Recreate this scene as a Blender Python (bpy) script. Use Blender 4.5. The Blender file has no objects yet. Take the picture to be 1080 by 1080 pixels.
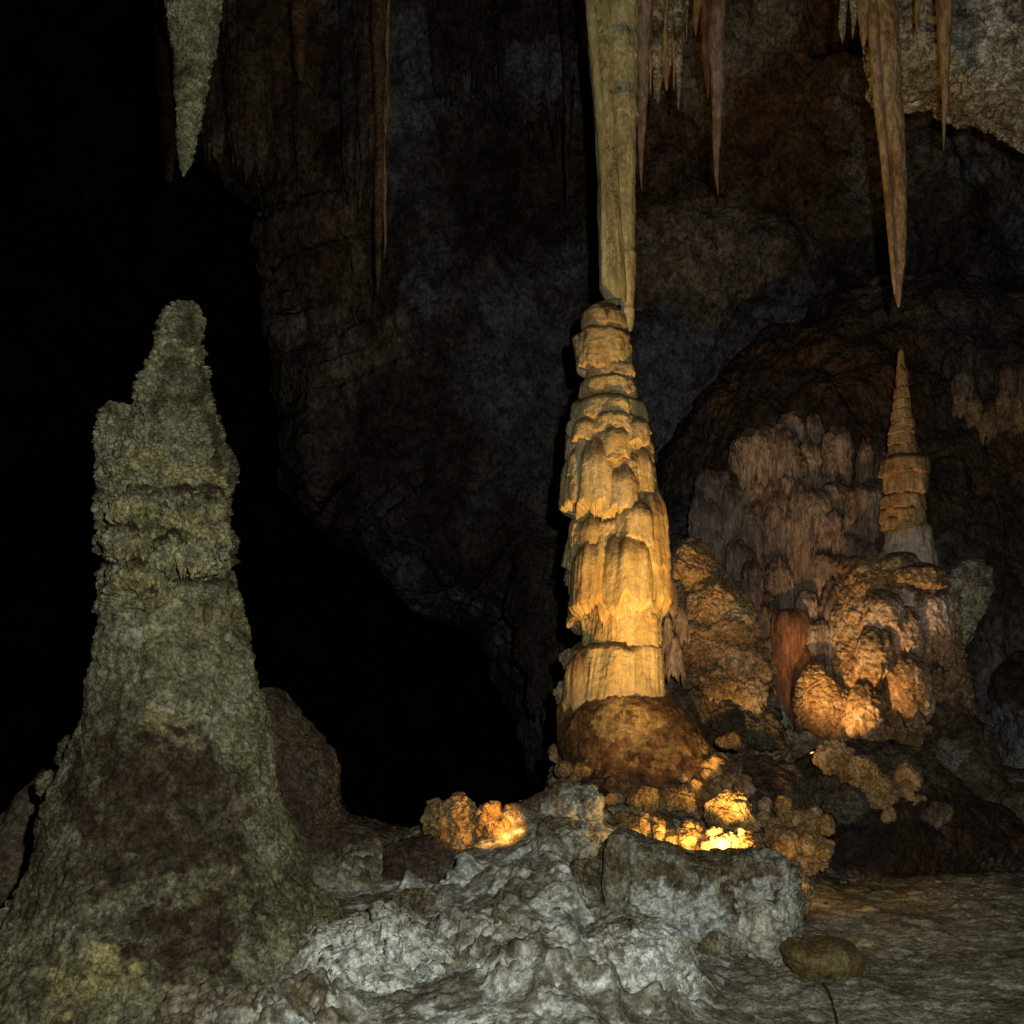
import bpy, math, random
import numpy as np
from mathutils import Vector
random.seed(7)
RNG = np.random.RandomState(11)
scene = bpy.context.scene
COL = scene.collection

# ------------------------------------------------------------------ camera, world, flash, exposure
PITCH = math.radians(8.0)
FOV = math.radians(50.0)
CAMZ = 1.6
F = 540.0 / math.tan(FOV / 2)
cam_d = bpy.data.cameras.new('camera')
cam_d.sensor_fit = 'HORIZONTAL'
cam_d.angle = FOV
cam_d.clip_start = 0.05
cam_d.clip_end = 300
cam = bpy.data.objects.new('camera', cam_d)
COL.objects.link(cam)
cam.location = (0, 0, CAMZ)
cam.rotation_euler = (math.radians(90) + PITCH, 0, 0)
scene.camera = cam

world = bpy.data.worlds.new('World')
scene.world = world
world.use_nodes = True
bg = world.node_tree.nodes['Background']
bg.inputs['Color'].default_value = (0.02, 0.016, 0.014, 1)
bg.inputs['Strength'].default_value = 0.02
scene.view_settings.view_transform = 'Standard'
scene.view_settings.look = 'None'
scene.view_settings.exposure = 0.0
scene.view_settings.gamma = 1.0

def P(px, py, Y):
    cx = (px - 540.0) / F
    cy = (540.0 - py) / F
    dx, dy, dz = cx, math.cos(PITCH) - math.sin(PITCH) * cy, math.sin(PITCH) + math.cos(PITCH) * cy
    s = Y / dy
    return np.array((dx * s, Y, CAMZ + dz * s))

def light(name, kind, loc, power, color, size=0.03, target=None, angle=60, blend=0.4):
    d = bpy.data.lights.new(name, kind)
    d.energy = power
    d.color = color
    d.shadow_soft_size = size
    if kind == 'SPOT':
        d.spot_size = math.radians(angle)
        d.spot_blend = blend
    o = bpy.data.objects.new(name, d)
    COL.objects.link(o)
    o.location = loc
    if target is not None:
        v = Vector(target) - Vector(loc)
        o.rotation_euler = v.to_track_quat('-Z', 'Y').to_euler()
    return o

# the photographer's flash, held just right of the lens
light('camera_flash', 'SPOT', (0.25, 0.0, CAMZ + 0.28), 740, (0.98, 1.0, 0.90), 0.03, P(540, 560, 10), 115, 0.6)
WARM = (1.0, 0.55, 0.13)
LA = P(756, 901, 6.86)
light('column_floodlight', 'SPOT', LA, 560, (1.0, 0.55, 0.11), 0.05, P(645, 330, 9.0), 84, 1.0)
light('column_floodlight_spill', 'SPOT', P(754, 898, 6.86), 50, WARM, 0.05, P(762, 872, 8.0), 115, 0.5)
light('nugget_fill_light', 'SPOT', P(760, 896, 6.88), 210, (1.0, 0.58, 0.16), 0.04, P(772, 856, 7.87), 34, 0.6)  # added spot that brightens the big nugget, no fixture of its own
light('row_fill_light', 'POINT', P(706, 890, 6.97), 9, WARM, 0.04)  # added fill for the left part of the nugget row, no lamp there
LB = P(857, 796, 9.52)
light('mound_floodlight', 'SPOT', LB, 300, (1.0, 0.56, 0.20), 0.05, P(938, 640, 10.8), 85, 0.9)
LC = P(557, 862, 7.1)
light('nugget_floodlight', 'SPOT', LC, 17, (1.0, 0.42, 0.06), 0.03, P(508, 874, 7.5), 70, 0.6)
light('floor_lamp', 'POINT', P(856, 908, 7.65), 1.1, WARM, 0.03)

# ------------------------------------------------------------------ numpy noise
PERM = np.concatenate([RNG.permutation(256)] * 3).astype(np.int32)
GR = RNG.normal(size=(256, 3)); GR /= np.linalg.norm(GR, axis=1)[:, None]
FP = RNG.rand(256, 3)

def _h(i, j, k):
    return PERM[PERM[PERM[i & 255] + (j & 255)] + (k & 255)]

def gn(p):
    out = np.empty(len(p))
    for s in range(0, len(p), 200000):
        q = p[s:s + 200000]
        i = np.floor(q).astype(np.int32); f = q - i
        u = f * f * f * (f * (f * 6 - 15) + 10)
        r = 0
        for a in (0, 1):
            wa = u[:, 0] if a else 1 - u[:, 0]
            for b in (0, 1):
                wb = u[:, 1] if b else 1 - u[:, 1]
                for c in (0, 1):
                    wc = u[:, 2] if c else 1 - u[:, 2]
                    g = GR[_h(i[:, 0] + a, i[:, 1] + b, i[:, 2] + c)]
                    d = (g[:, 0] * (f[:, 0] - a) + g[:, 1] * (f[:, 1] - b) + g[:, 2] * (f[:, 2] - c))
                    r = r + wa * wb * wc * d
        out[s:s + 200000] = r * 1.4
    return out

def fbm(p, sc, octv=4, gain=0.5, off=0.0):
    p = np.asarray(p) * sc + off + 17.3
    a, r, t = 1.0, 0, 0
    for _ in range(octv):
        r = r + a * gn(p); t += a
        p = p * 2.03 + 5.7; a *= gain
    return r / t

def ridged(p, sc, octv=3, off=0.0):
    p = np.asarray(p) * sc + off + 31.1
    a, r, t = 1.0, 0, 0
    for _ in range(octv):
        r = r + a * (1 - 2 * np.abs(gn(p))); t += a
        p = p * 2.1 + 3.1; a *= 0.5
    return r / t

def vor(p, sc, off=0.0):
    """distance to the nearest feature point, and second nearest"""
    p = np.asarray(p) * sc + off + 40.0
    F1 = np.empty(len(p)); F2 = np.empty(len(p))
    for s in range(0, len(p), 200000):
        q = p[s:s + 200000]
        i = np.floor(q).astype(np.int32); f = q - i
        d1 = np.full(len(q), 9.0); d2 = np.full(len(q), 9.0)
        for a in (-1, 0, 1):
            for b in (-1, 0, 1):
                for c in (-1, 0, 1):
                    o = FP[_h(i[:, 0] + a, i[:, 1] + b, i[:, 2] + c)]
                    d = (o[:, 0] + a - f[:, 0]) ** 2 + (o[:, 1] + b - f[:, 1]) ** 2 + (o[:, 2] + c - f[:, 2]) ** 2
                    d2 = np.minimum(d2, np.maximum(d, d1)); d1 = np.minimum(d1, d)
        F1[s:s + 200000] = np.sqrt(d1); F2[s:s + 200000] = np.sqrt(d2)
    return F1, F2

def pop(p, sc, off=0.0):
    """cauliflower nodules, 0..1"""
    F1, _ = vor(p, sc, off)
    return np.sqrt(np.clip(1 - (F1 / 0.68) ** 2, 0, 1))

def ss(a, b, x):
    t = np.clip((x - a) / (b - a), 0, 1)
    return t * t * (3 - 2 * t)

# displacement recipes: f(points) -> metres along the normal
def d_popcorn(amp=0.03, sc=16, big=0.05, bsc=3, fine=0.5):
    def f(p):
        w = p + 0.05 * np.stack([gn(p * 6), gn(p * 6 + 9), gn(p * 6 + 19)], 1)
        return (amp * pop(w, sc) * (0.7 + 0.9 * fbm(p, sc * 0.35, 2, off=6)) + amp * fine * pop(w, sc * 2.3, 5) + big * fbm(p, bsc, 4) + RNG.normal(size=len(p)) * min(0.003, amp * 0.08))
    return f
def d_rock(big=0.12, bsc=1.5, rid=0.03, rsc=5, fine=0.01, fsc=24):
    def f(p):
        return big * fbm(p, bsc, 5, 0.5) + rid * ridged(p, rsc, 3) + fine * fbm(p, fsc, 3)
    return f
def d_streak(amp=0.02, sc=14, stretch=0.12, big=0.04, bsc=2):
    def f(p):
        q = p * np.array((1, 1, stretch))
        return amp * ridged(q, sc, 3) + big * fbm(p, bsc, 4)
    return f
def d_mix(*fs):
    return lambda p: sum(f(p) for f in fs)

# ------------------------------------------------------------------ materials
def mat(name, c1, c2, c3, s1=2.0, rough=0.8, bump=0.5, bsc=45.0, stretch=(1, 1, 1), speck=0.35,
        stain_shade=(0.10, 0.05, 0.025), pale=(0.62, 0.64, 0.58), cell=0.3, p2=0.5, spec=0.25, bdist=0.02, blotch=0.4):
    m = bpy.data.materials.new(name); m.use_nodes = True
    nt = m.node_tree; N = nt.nodes; L = nt.links
    for n in list(N): N.remove(n)
    out = N.new('ShaderNodeOutputMaterial'); b = N.new('ShaderNodeBsdfPrincipled')
    L.new(b.outputs[0], out.inputs[0])
    tc = N.new('ShaderNodeTexCoord'); mp = N.new('ShaderNodeMapping'); mp.inputs['Scale'].default_value = stretch
    L.new(tc.outputs['Object'], mp.inputs['Vector'])
    def noise(sc, det=6, ro=0.6, vec=mp, dist=0.0):
        n = N.new('ShaderNodeTexNoise'); n.inputs['Scale'].default_value = sc
        n.inputs['Detail'].default_value = det; n.inputs['Roughness'].default_value = ro
        n.inputs['Distortion'].default_value = dist
        L.new(vec.outputs[0] if vec is mp else tc.outputs['Object'], n.inputs['Vector']); return n
    n1 = noise(s1, 5, 0.65, dist=0.9)
    r = N.new('ShaderNodeValToRGB'); e = r.color_ramp.elements
    e[0].position = 0.34; e[0].color = (*c2, 1); e[1].position = 0.68; e[1].color = (*c3, 1)
    k = e.new(p2); k.color = (*c1, 1)
    L.new(n1.outputs['Fac'], r.inputs['Fac'])
    n2 = noise(s1 * 22, 5, 0.75)
    mr = N.new('ShaderNodeMapRange'); mr.inputs['From Min'].default_value = 0.36; mr.inputs['From Max'].default_value = 0.64
    mr.inputs['To Min'].default_value = 1 - speck; mr.inputs['To Max'].default_value = 1 + speck * 0.55
    L.new(n2.outputs['Fac'], mr.inputs['Value'])
    n4 = noise(s1 * 6.5, 5, 0.7)
    mr4 = N.new('ShaderNodeMapRange'); mr4.interpolation_type = 'SMOOTHSTEP'
    mr4.inputs['From Min'].default_value = 0.40; mr4.inputs['From Max'].default_value = 0.60
    mr4.inputs['To Min'].default_value = 1 - blotch; mr4.inputs['To Max'].default_value = 1 + blotch * 0.5
    L.new(n4.outputs['Fac'], mr4.inputs['Value'])
    mul4 = N.new('ShaderNodeMix'); mul4.data_type = 'RGBA'; mul4.blend_type = 'MULTIPLY'; mul4.inputs['Factor'].default_value = 1
    mul5 = N.new('ShaderNodeMix'); mul5.data_type = 'RGBA'; mul5.blend_type = 'MULTIPLY'; mul5.inputs['Factor'].default_value = 1
    prev = r.outputs['Color']
    for an, colr in (('stain_shade', stain_shade), ('pale', pale)):
        at = N.new('ShaderNodeAttribute'); at.attribute_name = an
        nb = noise(9, 4, 0.7, vec=None)
        ad = N.new('ShaderNodeMath'); ad.operation = 'MULTIPLY_ADD'; ad.inputs[1].default_value = 2.2; ad.inputs[2].default_value = -1.1
        L.new(nb.outputs['Fac'], ad.inputs[0])
        a2 = N.new('ShaderNodeMath'); a2.operation = 'MULTIPLY_ADD'; a2.use_clamp = True   # attr*1.6 + noise gated by attr
        g = N.new('ShaderNodeMath'); g.operation = 'MULTIPLY'
        L.new(at.outputs['Fac'], g.inputs[0]); L.new(ad.outputs[0], g.inputs[1])
        L.new(at.outputs['Fac'], a2.inputs[0]); a2.inputs[1].default_value = 1.0; L.new(g.outputs[0], a2.inputs[2])
        mx = N.new('ShaderNodeMix'); mx.data_type = 'RGBA'; L.new(a2.outputs[0], mx.inputs['Factor'])
        L.new(prev, mx.inputs['A']); mx.inputs['B'].default_value = (*colr, 1)
        prev = mx.outputs['Result']
    L.new(prev, mul4.inputs['A']); L.new(mr4.outputs['Result'], mul4.inputs['B'])
    L.new(mul4.outputs['Result'], mul5.inputs['A']); L.new(mr.outputs['Result'], mul5.inputs['B'])
    L.new(mul5.outputs['Result'], b.inputs['Base Color'])
    b.inputs['Roughness'].default_value = rough
    b.inputs['Specular IOR Level'].default_value = spec
    nb = noise(bsc, 4, 0.7); vo = N.new('ShaderNodeTexVoronoi'); vo.inputs['Scale'].default_value = bsc * 0.8
    L.new(mp.outputs[0], vo.inputs['Vector'])
    mm = N.new('ShaderNodeMath'); mm.operation = 'MULTIPLY_ADD'; mm.inputs[1].default_value = -cell
    L.new(vo.outputs['Distance'], mm.inputs[0]); L.new(nb.outputs['Fac'], mm.inputs[2])
    bp = N.new('ShaderNodeBump'); bp.inputs['Strength'].default_value = bump; bp.inputs['Distance'].default_value = bdist
    L.new(mm.outputs[0], bp.inputs['Height']); L.new(bp.outputs[0], b.inputs['Normal'])
    return m

V = (1, 1, 0.28)
M = {
 'olive': mat('olive_grey_popcorn_calcite', (0.245, 0.225, 0.125), (0.085, 0.065, 0.032), (0.37, 0.355, 0.24), 2.2, blotch=0.42, bump=1.0, bsc=34, speck=0.75, pale=(0.40, 0.35, 0.15), stain_shade=(0.055, 0.035, 0.018)),
 'cream': mat('cream_flowstone', (0.56, 0.42, 0.20), (0.42, 0.26, 0.10), (0.62, 0.50, 0.30), 2.6, stretch=V, bump=0.5, bsc=30, cell=0.1, speck=0.22, blotch=0.18, rough=0.5, stain_shade=(0.14, 0.075, 0.035)),
 'stal': mat('yellow_green_stalactite_calcite', (0.50, 0.45, 0.24), (0.28, 0.24, 0.13), (0.58, 0.54, 0.36), 3.0, stretch=V, bump=0.5, bsc=30, speck=0.3, blotch=0.25, rough=0.5, stain_shade=(0.13, 0.12, 0.07)),
 'tan': mat('tan_stalactite_calcite', (0.42, 0.27, 0.13), (0.26, 0.14, 0.07), (0.48, 0.38, 0.22), 4.0, stretch=V, bump=0.45, bsc=35, speck=0.3, rough=0.55),
 'ring': mat('orange_tan_ringed_calcite', (0.46, 0.29, 0.13), (0.30, 0.16, 0.07), (0.52, 0.38, 0.20), 5.0, stretch=V, bump=0.5, bsc=35, speck=0.3, blotch=0.25, rough=0.55, pale=(0.66, 0.52, 0.44), stain_shade=(0.09, 0.05, 0.03)),
 'pinkm': mat('pinkish_cream_flowstone', (0.50, 0.36, 0.25), (0.32, 0.19, 0.11), (0.60, 0.50, 0.42), 3.0, bump=0.7, bsc=26, speck=0.4, stain_shade=(0.09, 0.06, 0.04), pale=(0.66, 0.55, 0.47)),
 'brown': mat('brown_stained_flowstone', (0.26, 0.135, 0.055), (0.10, 0.05, 0.025), (0.50, 0.33, 0.13), 2.2, bump=0.6, bsc=26, speck=0.4, pale=(0.62, 0.42, 0.16)),
 'wall': mat('dark_cave_wall_rock', (0.078, 0.058, 0.047), (0.032, 0.022, 0.017), (0.145, 0.13, 0.122), 0.75, bump=1.0, bsc=6, speck=0.75, blotch=0.4, stretch=(1, 1, 0.75), pale=(0.21, 0.20, 0.195), stain_shade=(0.10, 0.055, 0.03), bdist=0.12),
 'drape': mat('mauve_grey_drapery', (0.30, 0.225, 0.18), (0.15, 0.095, 0.07), (0.42, 0.36, 0.32), 2.2, stretch=(1, 1, 0.3), bump=0.7, bsc=16, speck=0.4, bdist=0.02),
 'rust': mat('rust_brown_drapery', (0.25, 0.12, 0.065), (0.15, 0.07, 0.04), (0.32, 0.2, 0.13), 2.2, stretch=V, bump=0.6, bsc=20, speck=0.35),
 'mound': mat('buff_coralloid_rock', (0.46, 0.29, 0.14), (0.24, 0.14, 0.07), (0.52, 0.44, 0.33), 1.6, bump=0.9, bsc=26, speck=0.55, stain_shade=(0.09, 0.06, 0.04), pale=(0.60, 0.46, 0.40)),
 'white': mat('white_calcite_crust', (0.44, 0.42, 0.33), (0.17, 0.12, 0.06), (0.66, 0.67, 0.58), 2.8, blotch=0.5, spec=0.1, bump=0.4, bsc=40, speck=0.45, p2=0.47, stain_shade=(0.15, 0.11, 0.055), pale=(0.74, 0.77, 0.71), cell=0.5),
 'block': mat('olive_tan_rock', (0.27, 0.24, 0.15), (0.15, 0.10, 0.05), (0.40, 0.40, 0.32), 3.2, bump=0.9, bsc=40, speck=0.5, stain_shade=(0.13, 0.08, 0.03), pale=(0.66, 0.69, 0.64), cell=0.5, blotch=0.5),
 'gold': mat('honey_coralloid_nodules', (0.50, 0.34, 0.15), (0.28, 0.14, 0.05), (0.64, 0.50, 0.27), 6.0, bump=1.0, spec=0.1, bsc=55, speck=0.45, cell=0.6),
 'dark': mat('dark_brown_rubble', (0.12, 0.085, 0.055), (0.05, 0.032, 0.022), (0.20, 0.17, 0.12), 2.6, bump=1.0, bsc=30, speck=0.6, stain_shade=(0.035, 0.02, 0.014), pale=(0.36, 0.36, 0.32)),
 'floor': mat('grey_green_cave_floor', (0.36, 0.335, 0.25), (0.20, 0.16, 0.11), (0.47, 0.45, 0.36), 1.6, bump=0.7, bsc=30, spec=0.05, rough=0.95, stretch=(0.85, 1.15, 1), speck=0.6, stain_shade=(0.12, 0.085, 0.045), pale=(0.50, 0.54, 0.50)),
 'slab': mat('brown_green_slab', (0.17, 0.115, 0.045), (0.11, 0.065, 0.025), (0.22, 0.19, 0.08), 7.0, bump=0.7, bsc=45, speck=0.35),
 'ceil': mat('pale_ceiling_rock', (0.36, 0.33, 0.25), (0.12, 0.075, 0.045), (0.56, 0.55, 0.49), 1.9, blotch=0.55, bump=1.0, bsc=14, speck=0.7, bdist=0.04, stain_shade=(0.12, 0.08, 0.05), pale=(0.72, 0.72, 0.66)),
}
def plain(name, c, rough):
    m = bpy.data.materials.new(name); m.use_nodes = True
    nt = m.node_tree; b = nt.nodes['Principled BSDF']
    n = nt.nodes.new('ShaderNodeTexNoise'); n.inputs['Scale'].default_value = 60
    r = nt.nodes.new('ShaderNodeValToRGB')
    r.color_ramp.elements[0].color = (*[v * 0.7 for v in c], 1); r.color_ramp.elements[1].color = (*[v * 1.3 for v in c], 1)
    nt.links.new(n.outputs['Fac'], r.inputs['Fac']); nt.links.new(r.outputs['Color'], b.inputs['Base Color'])
    b.inputs['Roughness'].default_value = rough
    return m
M['black'] = plain('black_rubber', (0.012, 0.012, 0.012), 0.5)

# ------------------------------------------------------------------ mesh helpers
def grid_faces(nu, nv, wrap):
    """u fast index (columns), v rows; wrap in u"""
    cu = nu if wrap else nu - 1
    i, j = np.meshgrid(np.arange(cu), np.arange(nv - 1))
    i = i.ravel(); j = j.ravel(); i2 = (i + 1) % nu
    return np.stack([j * nu + i, j * nu + i2, (j + 1) * nu + i2, (j + 1) * nu + i], 1)

def grid_normals(v, nu, nv, wrap):
    g = v.reshape(nv, nu, 3)
    du = (np.roll(g, -1, 1) - np.roll(g, 1, 1)) if wrap else np.gradient(g, axis=1)
    dv = np.gradient(g, axis=0)
    n = np.cross(du, dv).reshape(-1, 3)
    l = np.linalg.norm(n, axis=1)[:, None]; l[l < 1e-12] = 1
    return n / l

COLUMN_LOBES = [(a - (b - a) * .14, b + (b - a) * .14 if b < 690 else b, c, d, e * .84) for a, b, c, d, e in [(664, 707, 516, 606, -0.20), (676, 708, 548, 640, -0.20), (638, 682, 560, 652, -0.36), (606, 642, 564, 655, -0.30), (610, 636, 545, 590, -0.30), (650, 692, 528, 580, -.34), (598, 628, 690, 752, -0.22), (636, 670, 490, 550, -0.32), (612, 646, 462, 545, -0.30), (660, 690, 470, 530, -.2), (600, 625, 470, 505, -.2), (630, 660, 448, 486, -.30), (655, 682, 440, 474, -.24), (606, 632, 440, 468, -.24), (640, 676, 680, 745, -.34), (622, 648, 596, 660, -.38), (670, 698, 634, 690, -.24), (634, 664, 636, 684, -.34), (630, 655, 352, 396, -.17), (650, 668, 360, 402, -.12)]][:14]

def make(name, verts, faces, m, parent=None, origin=None, attrs=None):
    verts = np.asarray(verts, dtype=np.float64)
    o0 = np.array(parent.location) if parent is not None else (np.array(origin) if origin is not None else np.zeros(3))
    me = bpy.data.meshes.new(name)
    me.vertices.add(len(verts)); me.vertices.foreach_set('co', (verts - o0).astype(np.float32).ravel())
    nf = len(faces); k = faces.shape[1]
    me.loops.add(nf * k); me.loops.foreach_set('vertex_index', faces.astype(np.int32).ravel())
    me.polygons.add(nf)
    me.polygons.foreach_set('loop_start', (np.arange(nf) * k).astype(np.int32))
    me.polygons.foreach_set('loop_total', np.full(nf, k, dtype=np.int32))
    me.polygons.foreach_set('use_smooth', np.ones(nf, dtype=bool))
    me.update(calc_edges=True)
    for an, av in (attrs or {}).items():
        a = me.attributes.new(an, 'FLOAT', 'POINT'); a.data.foreach_set('value', np.asarray(av, dtype=np.float32))
    me.materials.append(m)
    ob = bpy.data.objects.new(name, me); COL.objects.link(ob)
    if parent is not None: ob.parent = parent
    elif origin is not None: ob.location = origin
    return ob

def thing(name, label, cat, loc, group=None):
    o = bpy.data.objects.new(name, None); COL.objects.link(o)
    o.location = tuple(float(c) for c in loc); o.empty_display_size = 0.2
    o['label'] = label; o['category'] = cat
    if group: o['group'] = group
    return o
def tag(o, label, cat, group=None):
    o['label'] = label; o['category'] = cat
    if group: o['group'] = group
    return o
def struct(o):
    o['kind'] = 'structure'; return o

def blobs(p, bl):
    """soft patches of mineral staining, painted shade and lamplight: (px,py,Y,rx,rz,strength) in metres"""
    r = np.zeros(len(p))
    if not bl: return r
    w = p + 0.42 * np.stack([fbm(p, 5, 5, .75), fbm(p, 5, 5, .7, off=9), fbm(p, 5, 5, .7, off=19)], 1)
    for (px, py, Y, rx, rz, s) in bl:
        c = P(px, py, Y)
        d = np.sqrt(((w[:, 0] - c[0]) / rx) ** 2 + ((w[:, 1] - c[1]) / (max(rx, rz) * 1.6)) ** 2 + ((w[:, 2] - c[2]) / rz) ** 2)
        r = np.maximum(r, s * (1 - ss(0.65, 1.15, d)))
    return r

def attrs_of(p, stain_shade=None, pale=None):
    a = {}
    if stain_shade: a['stain_shade'] = blobs(p, stain_shade)
    if pale: a['pale'] = blobs(p, pale)
    return a

def revolve(name, rows, Y, m, disp, parent=None, nth=300, nz=300, dsc=1.0, stain_shade=None, pale=None,
            origin=None, th_fn=None, close_top=True, edge=0.0, lean=0.0, wob=0.0):
    """rows: (py, xl, xr) read at depth Y, top to bottom; circular cross-section"""
    rows = sorted(rows)
    zs = np.array([P(0, r[0], Y)[2] for r in rows])
    cl = np.array([P(r[1], r[0], Y)[0] for r in rows]); cr = np.array([P(r[2], r[0], Y)[0] for r in rows])
    t = np.linspace(0, 1, nz)
    z = zs[0] + (zs[-1] - zs[0]) * t
    cx = np.interp(-z, -zs, (cl + cr) / 2); R = np.interp(-z, -zs, (cr - cl) / 2)
    k = max(3, nz // 60)
    ker = np.ones(k) / k
    if k > 1:
        Rp = np.pad(R, k // 2, mode='edge'); cp = np.pad(cx, k // 2, mode='edge')
        R = np.convolve(Rp, ker, 'valid')[:nz]; cx = np.convolve(cp, ker, 'valid')[:nz]
    if wob:
        zz_ = np.stack([z * 0, z * 0, z], 1)
        cx = cx + wob * (fbm(zz_, 1.1, 3, off=rows[0][1] * .37) * 2 + 0.25 * fbm(zz_, 7, 2, off=rows[0][1])); R = R * (1 + wob * 6 * fbm(zz_, 5, 3, off=rows[0][1] * .7))
    if close_top: R[0] = 0.0005
    th = np.linspace(0, 2 * math.pi, nth, endpoint=False)
    T, I = np.meshgrid(th, np.arange(nz))
    r = R[I]
    if edge: r = r * (1 + edge * np.sin(T * 3 + 1.3) * 0.5 + edge * np.sin(T * 5 + z[I] * 2) * 0.5)
    x = cx[I] + r * np.cos(T); y = Y + lean * (z[I] - z[-1]) + r * dsc * np.sin(T); zz = z[I]
    v = np.stack([x.ravel(), y.ravel(), zz.ravel()], 1)
    n = -grid_normals(v, nth, nz, True)
    rad = np.stack([np.cos(T).ravel(), np.sin(T).ravel(), np.zeros(T.size)], 1)
    s = np.sign((n * rad).sum(1)); s[s == 0] = 1
    n = n * s[:, None]
    fade = np.clip(r.ravel() / 0.05, 0.1, 1)
    if th_fn is not None: v = v + n * (th_fn(T.ravel(), v, I.ravel() / (nz - 1)) * fade)[:, None]
    v2 = v + n * (disp(v) * fade)[:, None]
    f = grid_faces(nth, nz, True)[:, ::-1]
    if origin is None and parent is None: origin = (float(cx[-1]), Y, float(z[-1]))
    return make(name, v2, f, m, parent, origin, attrs_of(v, stain_shade, pale))

def tier(name, pt, pb, a, b, Y, m, parent=None, nth=None, nz=None, hem=0.16, top=0.10, flute=0.10, ffreq=9, dome=0.22,
         under=0.7, seed=0.0, stain_shade=None, pale=None, dsc=1.0, origin=None, taper=0.0, hemf=0.22, rough=0.004, dometop=0.35, dirt_crease=0.0):
    """a draped tier of flowstone: domed top, fluted skirt, ragged hem.  pt/pb pixel rows; a=(xl,xr) top, b=(xl,xr) bottom"""
    zt = P(0, pt, Y)[2]; zb = P(0, pb, Y)[2]; H = zt - zb
    ta, tb = P(a[0], pt, Y)[0], P(a[1], pt, Y)[0]; ba, bb = P(b[0], pb, Y)[0], P(b[1], pb, Y)[0]
    Rm = (tb - ta + bb - ba) / 4
    pxw = abs(b[1] - b[0]) + abs(a[1] - a[0])
    nth = nth or int(max(48, min(420, pxw * 1.6))); nz = nz or int(max(24, min(260, (pb - pt) * 1.4)))
    th = np.linspace(0, 2 * math.pi, nth, endpoint=False); t = np.linspace(0, 1, nz)
    T, U = np.meshgrid(th, t); Tf = T.ravel(); Uf = U.ravel()
    c3 = np.stack([np.cos(Tf), np.sin(Tf), np.zeros(len(Tf))], 1)
    # angular noises
    hemn = fbm(c3 * ffreq * hemf, 1.0, 4, 0.55 if hemf < .3 else 0.8, off=seed * 3.1 + 2) * 2.2
    topn = fbm(c3 * 1.1, 1.0, 3, 0.5, off=seed * 5.3 + 8)
    z0 = zt + H * top * topn; z1 = zb - H * hem * hemn
    z = z0 + (z1 - z0) * Uf
    uu = Uf
    R = (tb - ta) / 2 * (1 - uu) + (bb - ba) / 2 * uu
    cx = (ta + tb) / 2 * (1 - uu) + (ba + bb) / 2 * uu
    pr = np.where(uu < dome, dometop + (1 - dometop) * np.sqrt(np.clip(1 - (1 - uu / dome) ** 2, 0, 1)), 1.0)
    pr = pr * (1 - taper * uu)
    he = ss(0.84, 1.0, uu); pr = pr * (1 - (1 - under) * he)
    # flutes run down the skirt
    q = np.stack([c3[:, 0] * ffreq, c3[:, 1] * ffreq, z / max(Rm, 0.02) * 0.35], 1)
    w = 0.8 * ridged(q, 0.55, 3, off=seed * 7.7) + 0.35 * ridged(q * np.array((1, 1, 1.5)), 1.9, 2, off=seed * 3.7)
    lobes = fbm(c3 * 1.6 + np.stack([uu * 0, uu * 0, uu * 0.8], 1), 1.0, 2, 0.5, off=seed * 2.2)
    g = ss(0.02, 0.5, uu)
    r = R * (pr + flute * w * (0.25 + 0.75 * g) + 0.22 * lobes)
    r = np.maximum(r, 0.002)
    v = np.stack([cx + r * np.cos(Tf), Y + r * dsc * np.sin(Tf), z], 1)
    v = v + c3 * (fbm(v, 18, 3) * rough * 2 + RNG.normal(size=len(v)) * 0.0012)[:, None]
    topst = dirt_crease * (1 - ss(dome * 0.35, dome * 1.0, uu + 0.10 * fbm(v, 30, 3)))  # tier-top dirt; also draws the dark creases between drapery lobes
    # close the top with a centre ring
    first = v[:nth].copy(); c = first.mean(0) + np.array((0, 0, abs(H) * 0.03))
    ring = c + (first - c) * 0.03
    v = np.concatenate([ring, v]); nz2 = nz + 1
    f = grid_faces(nth, nz2, True)[:, ::-1]
    if origin is None and parent is None: origin = ((ba + bb) / 2, Y, zb)
    at = attrs_of(v, stain_shade, pale)
    if dirt_crease: at['stain_shade'] = np.maximum(at.get('stain_shade', 0), np.concatenate([np.full(nth, dirt_crease), topst]))
    return make(name, v, f, m, parent, origin, at)

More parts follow.
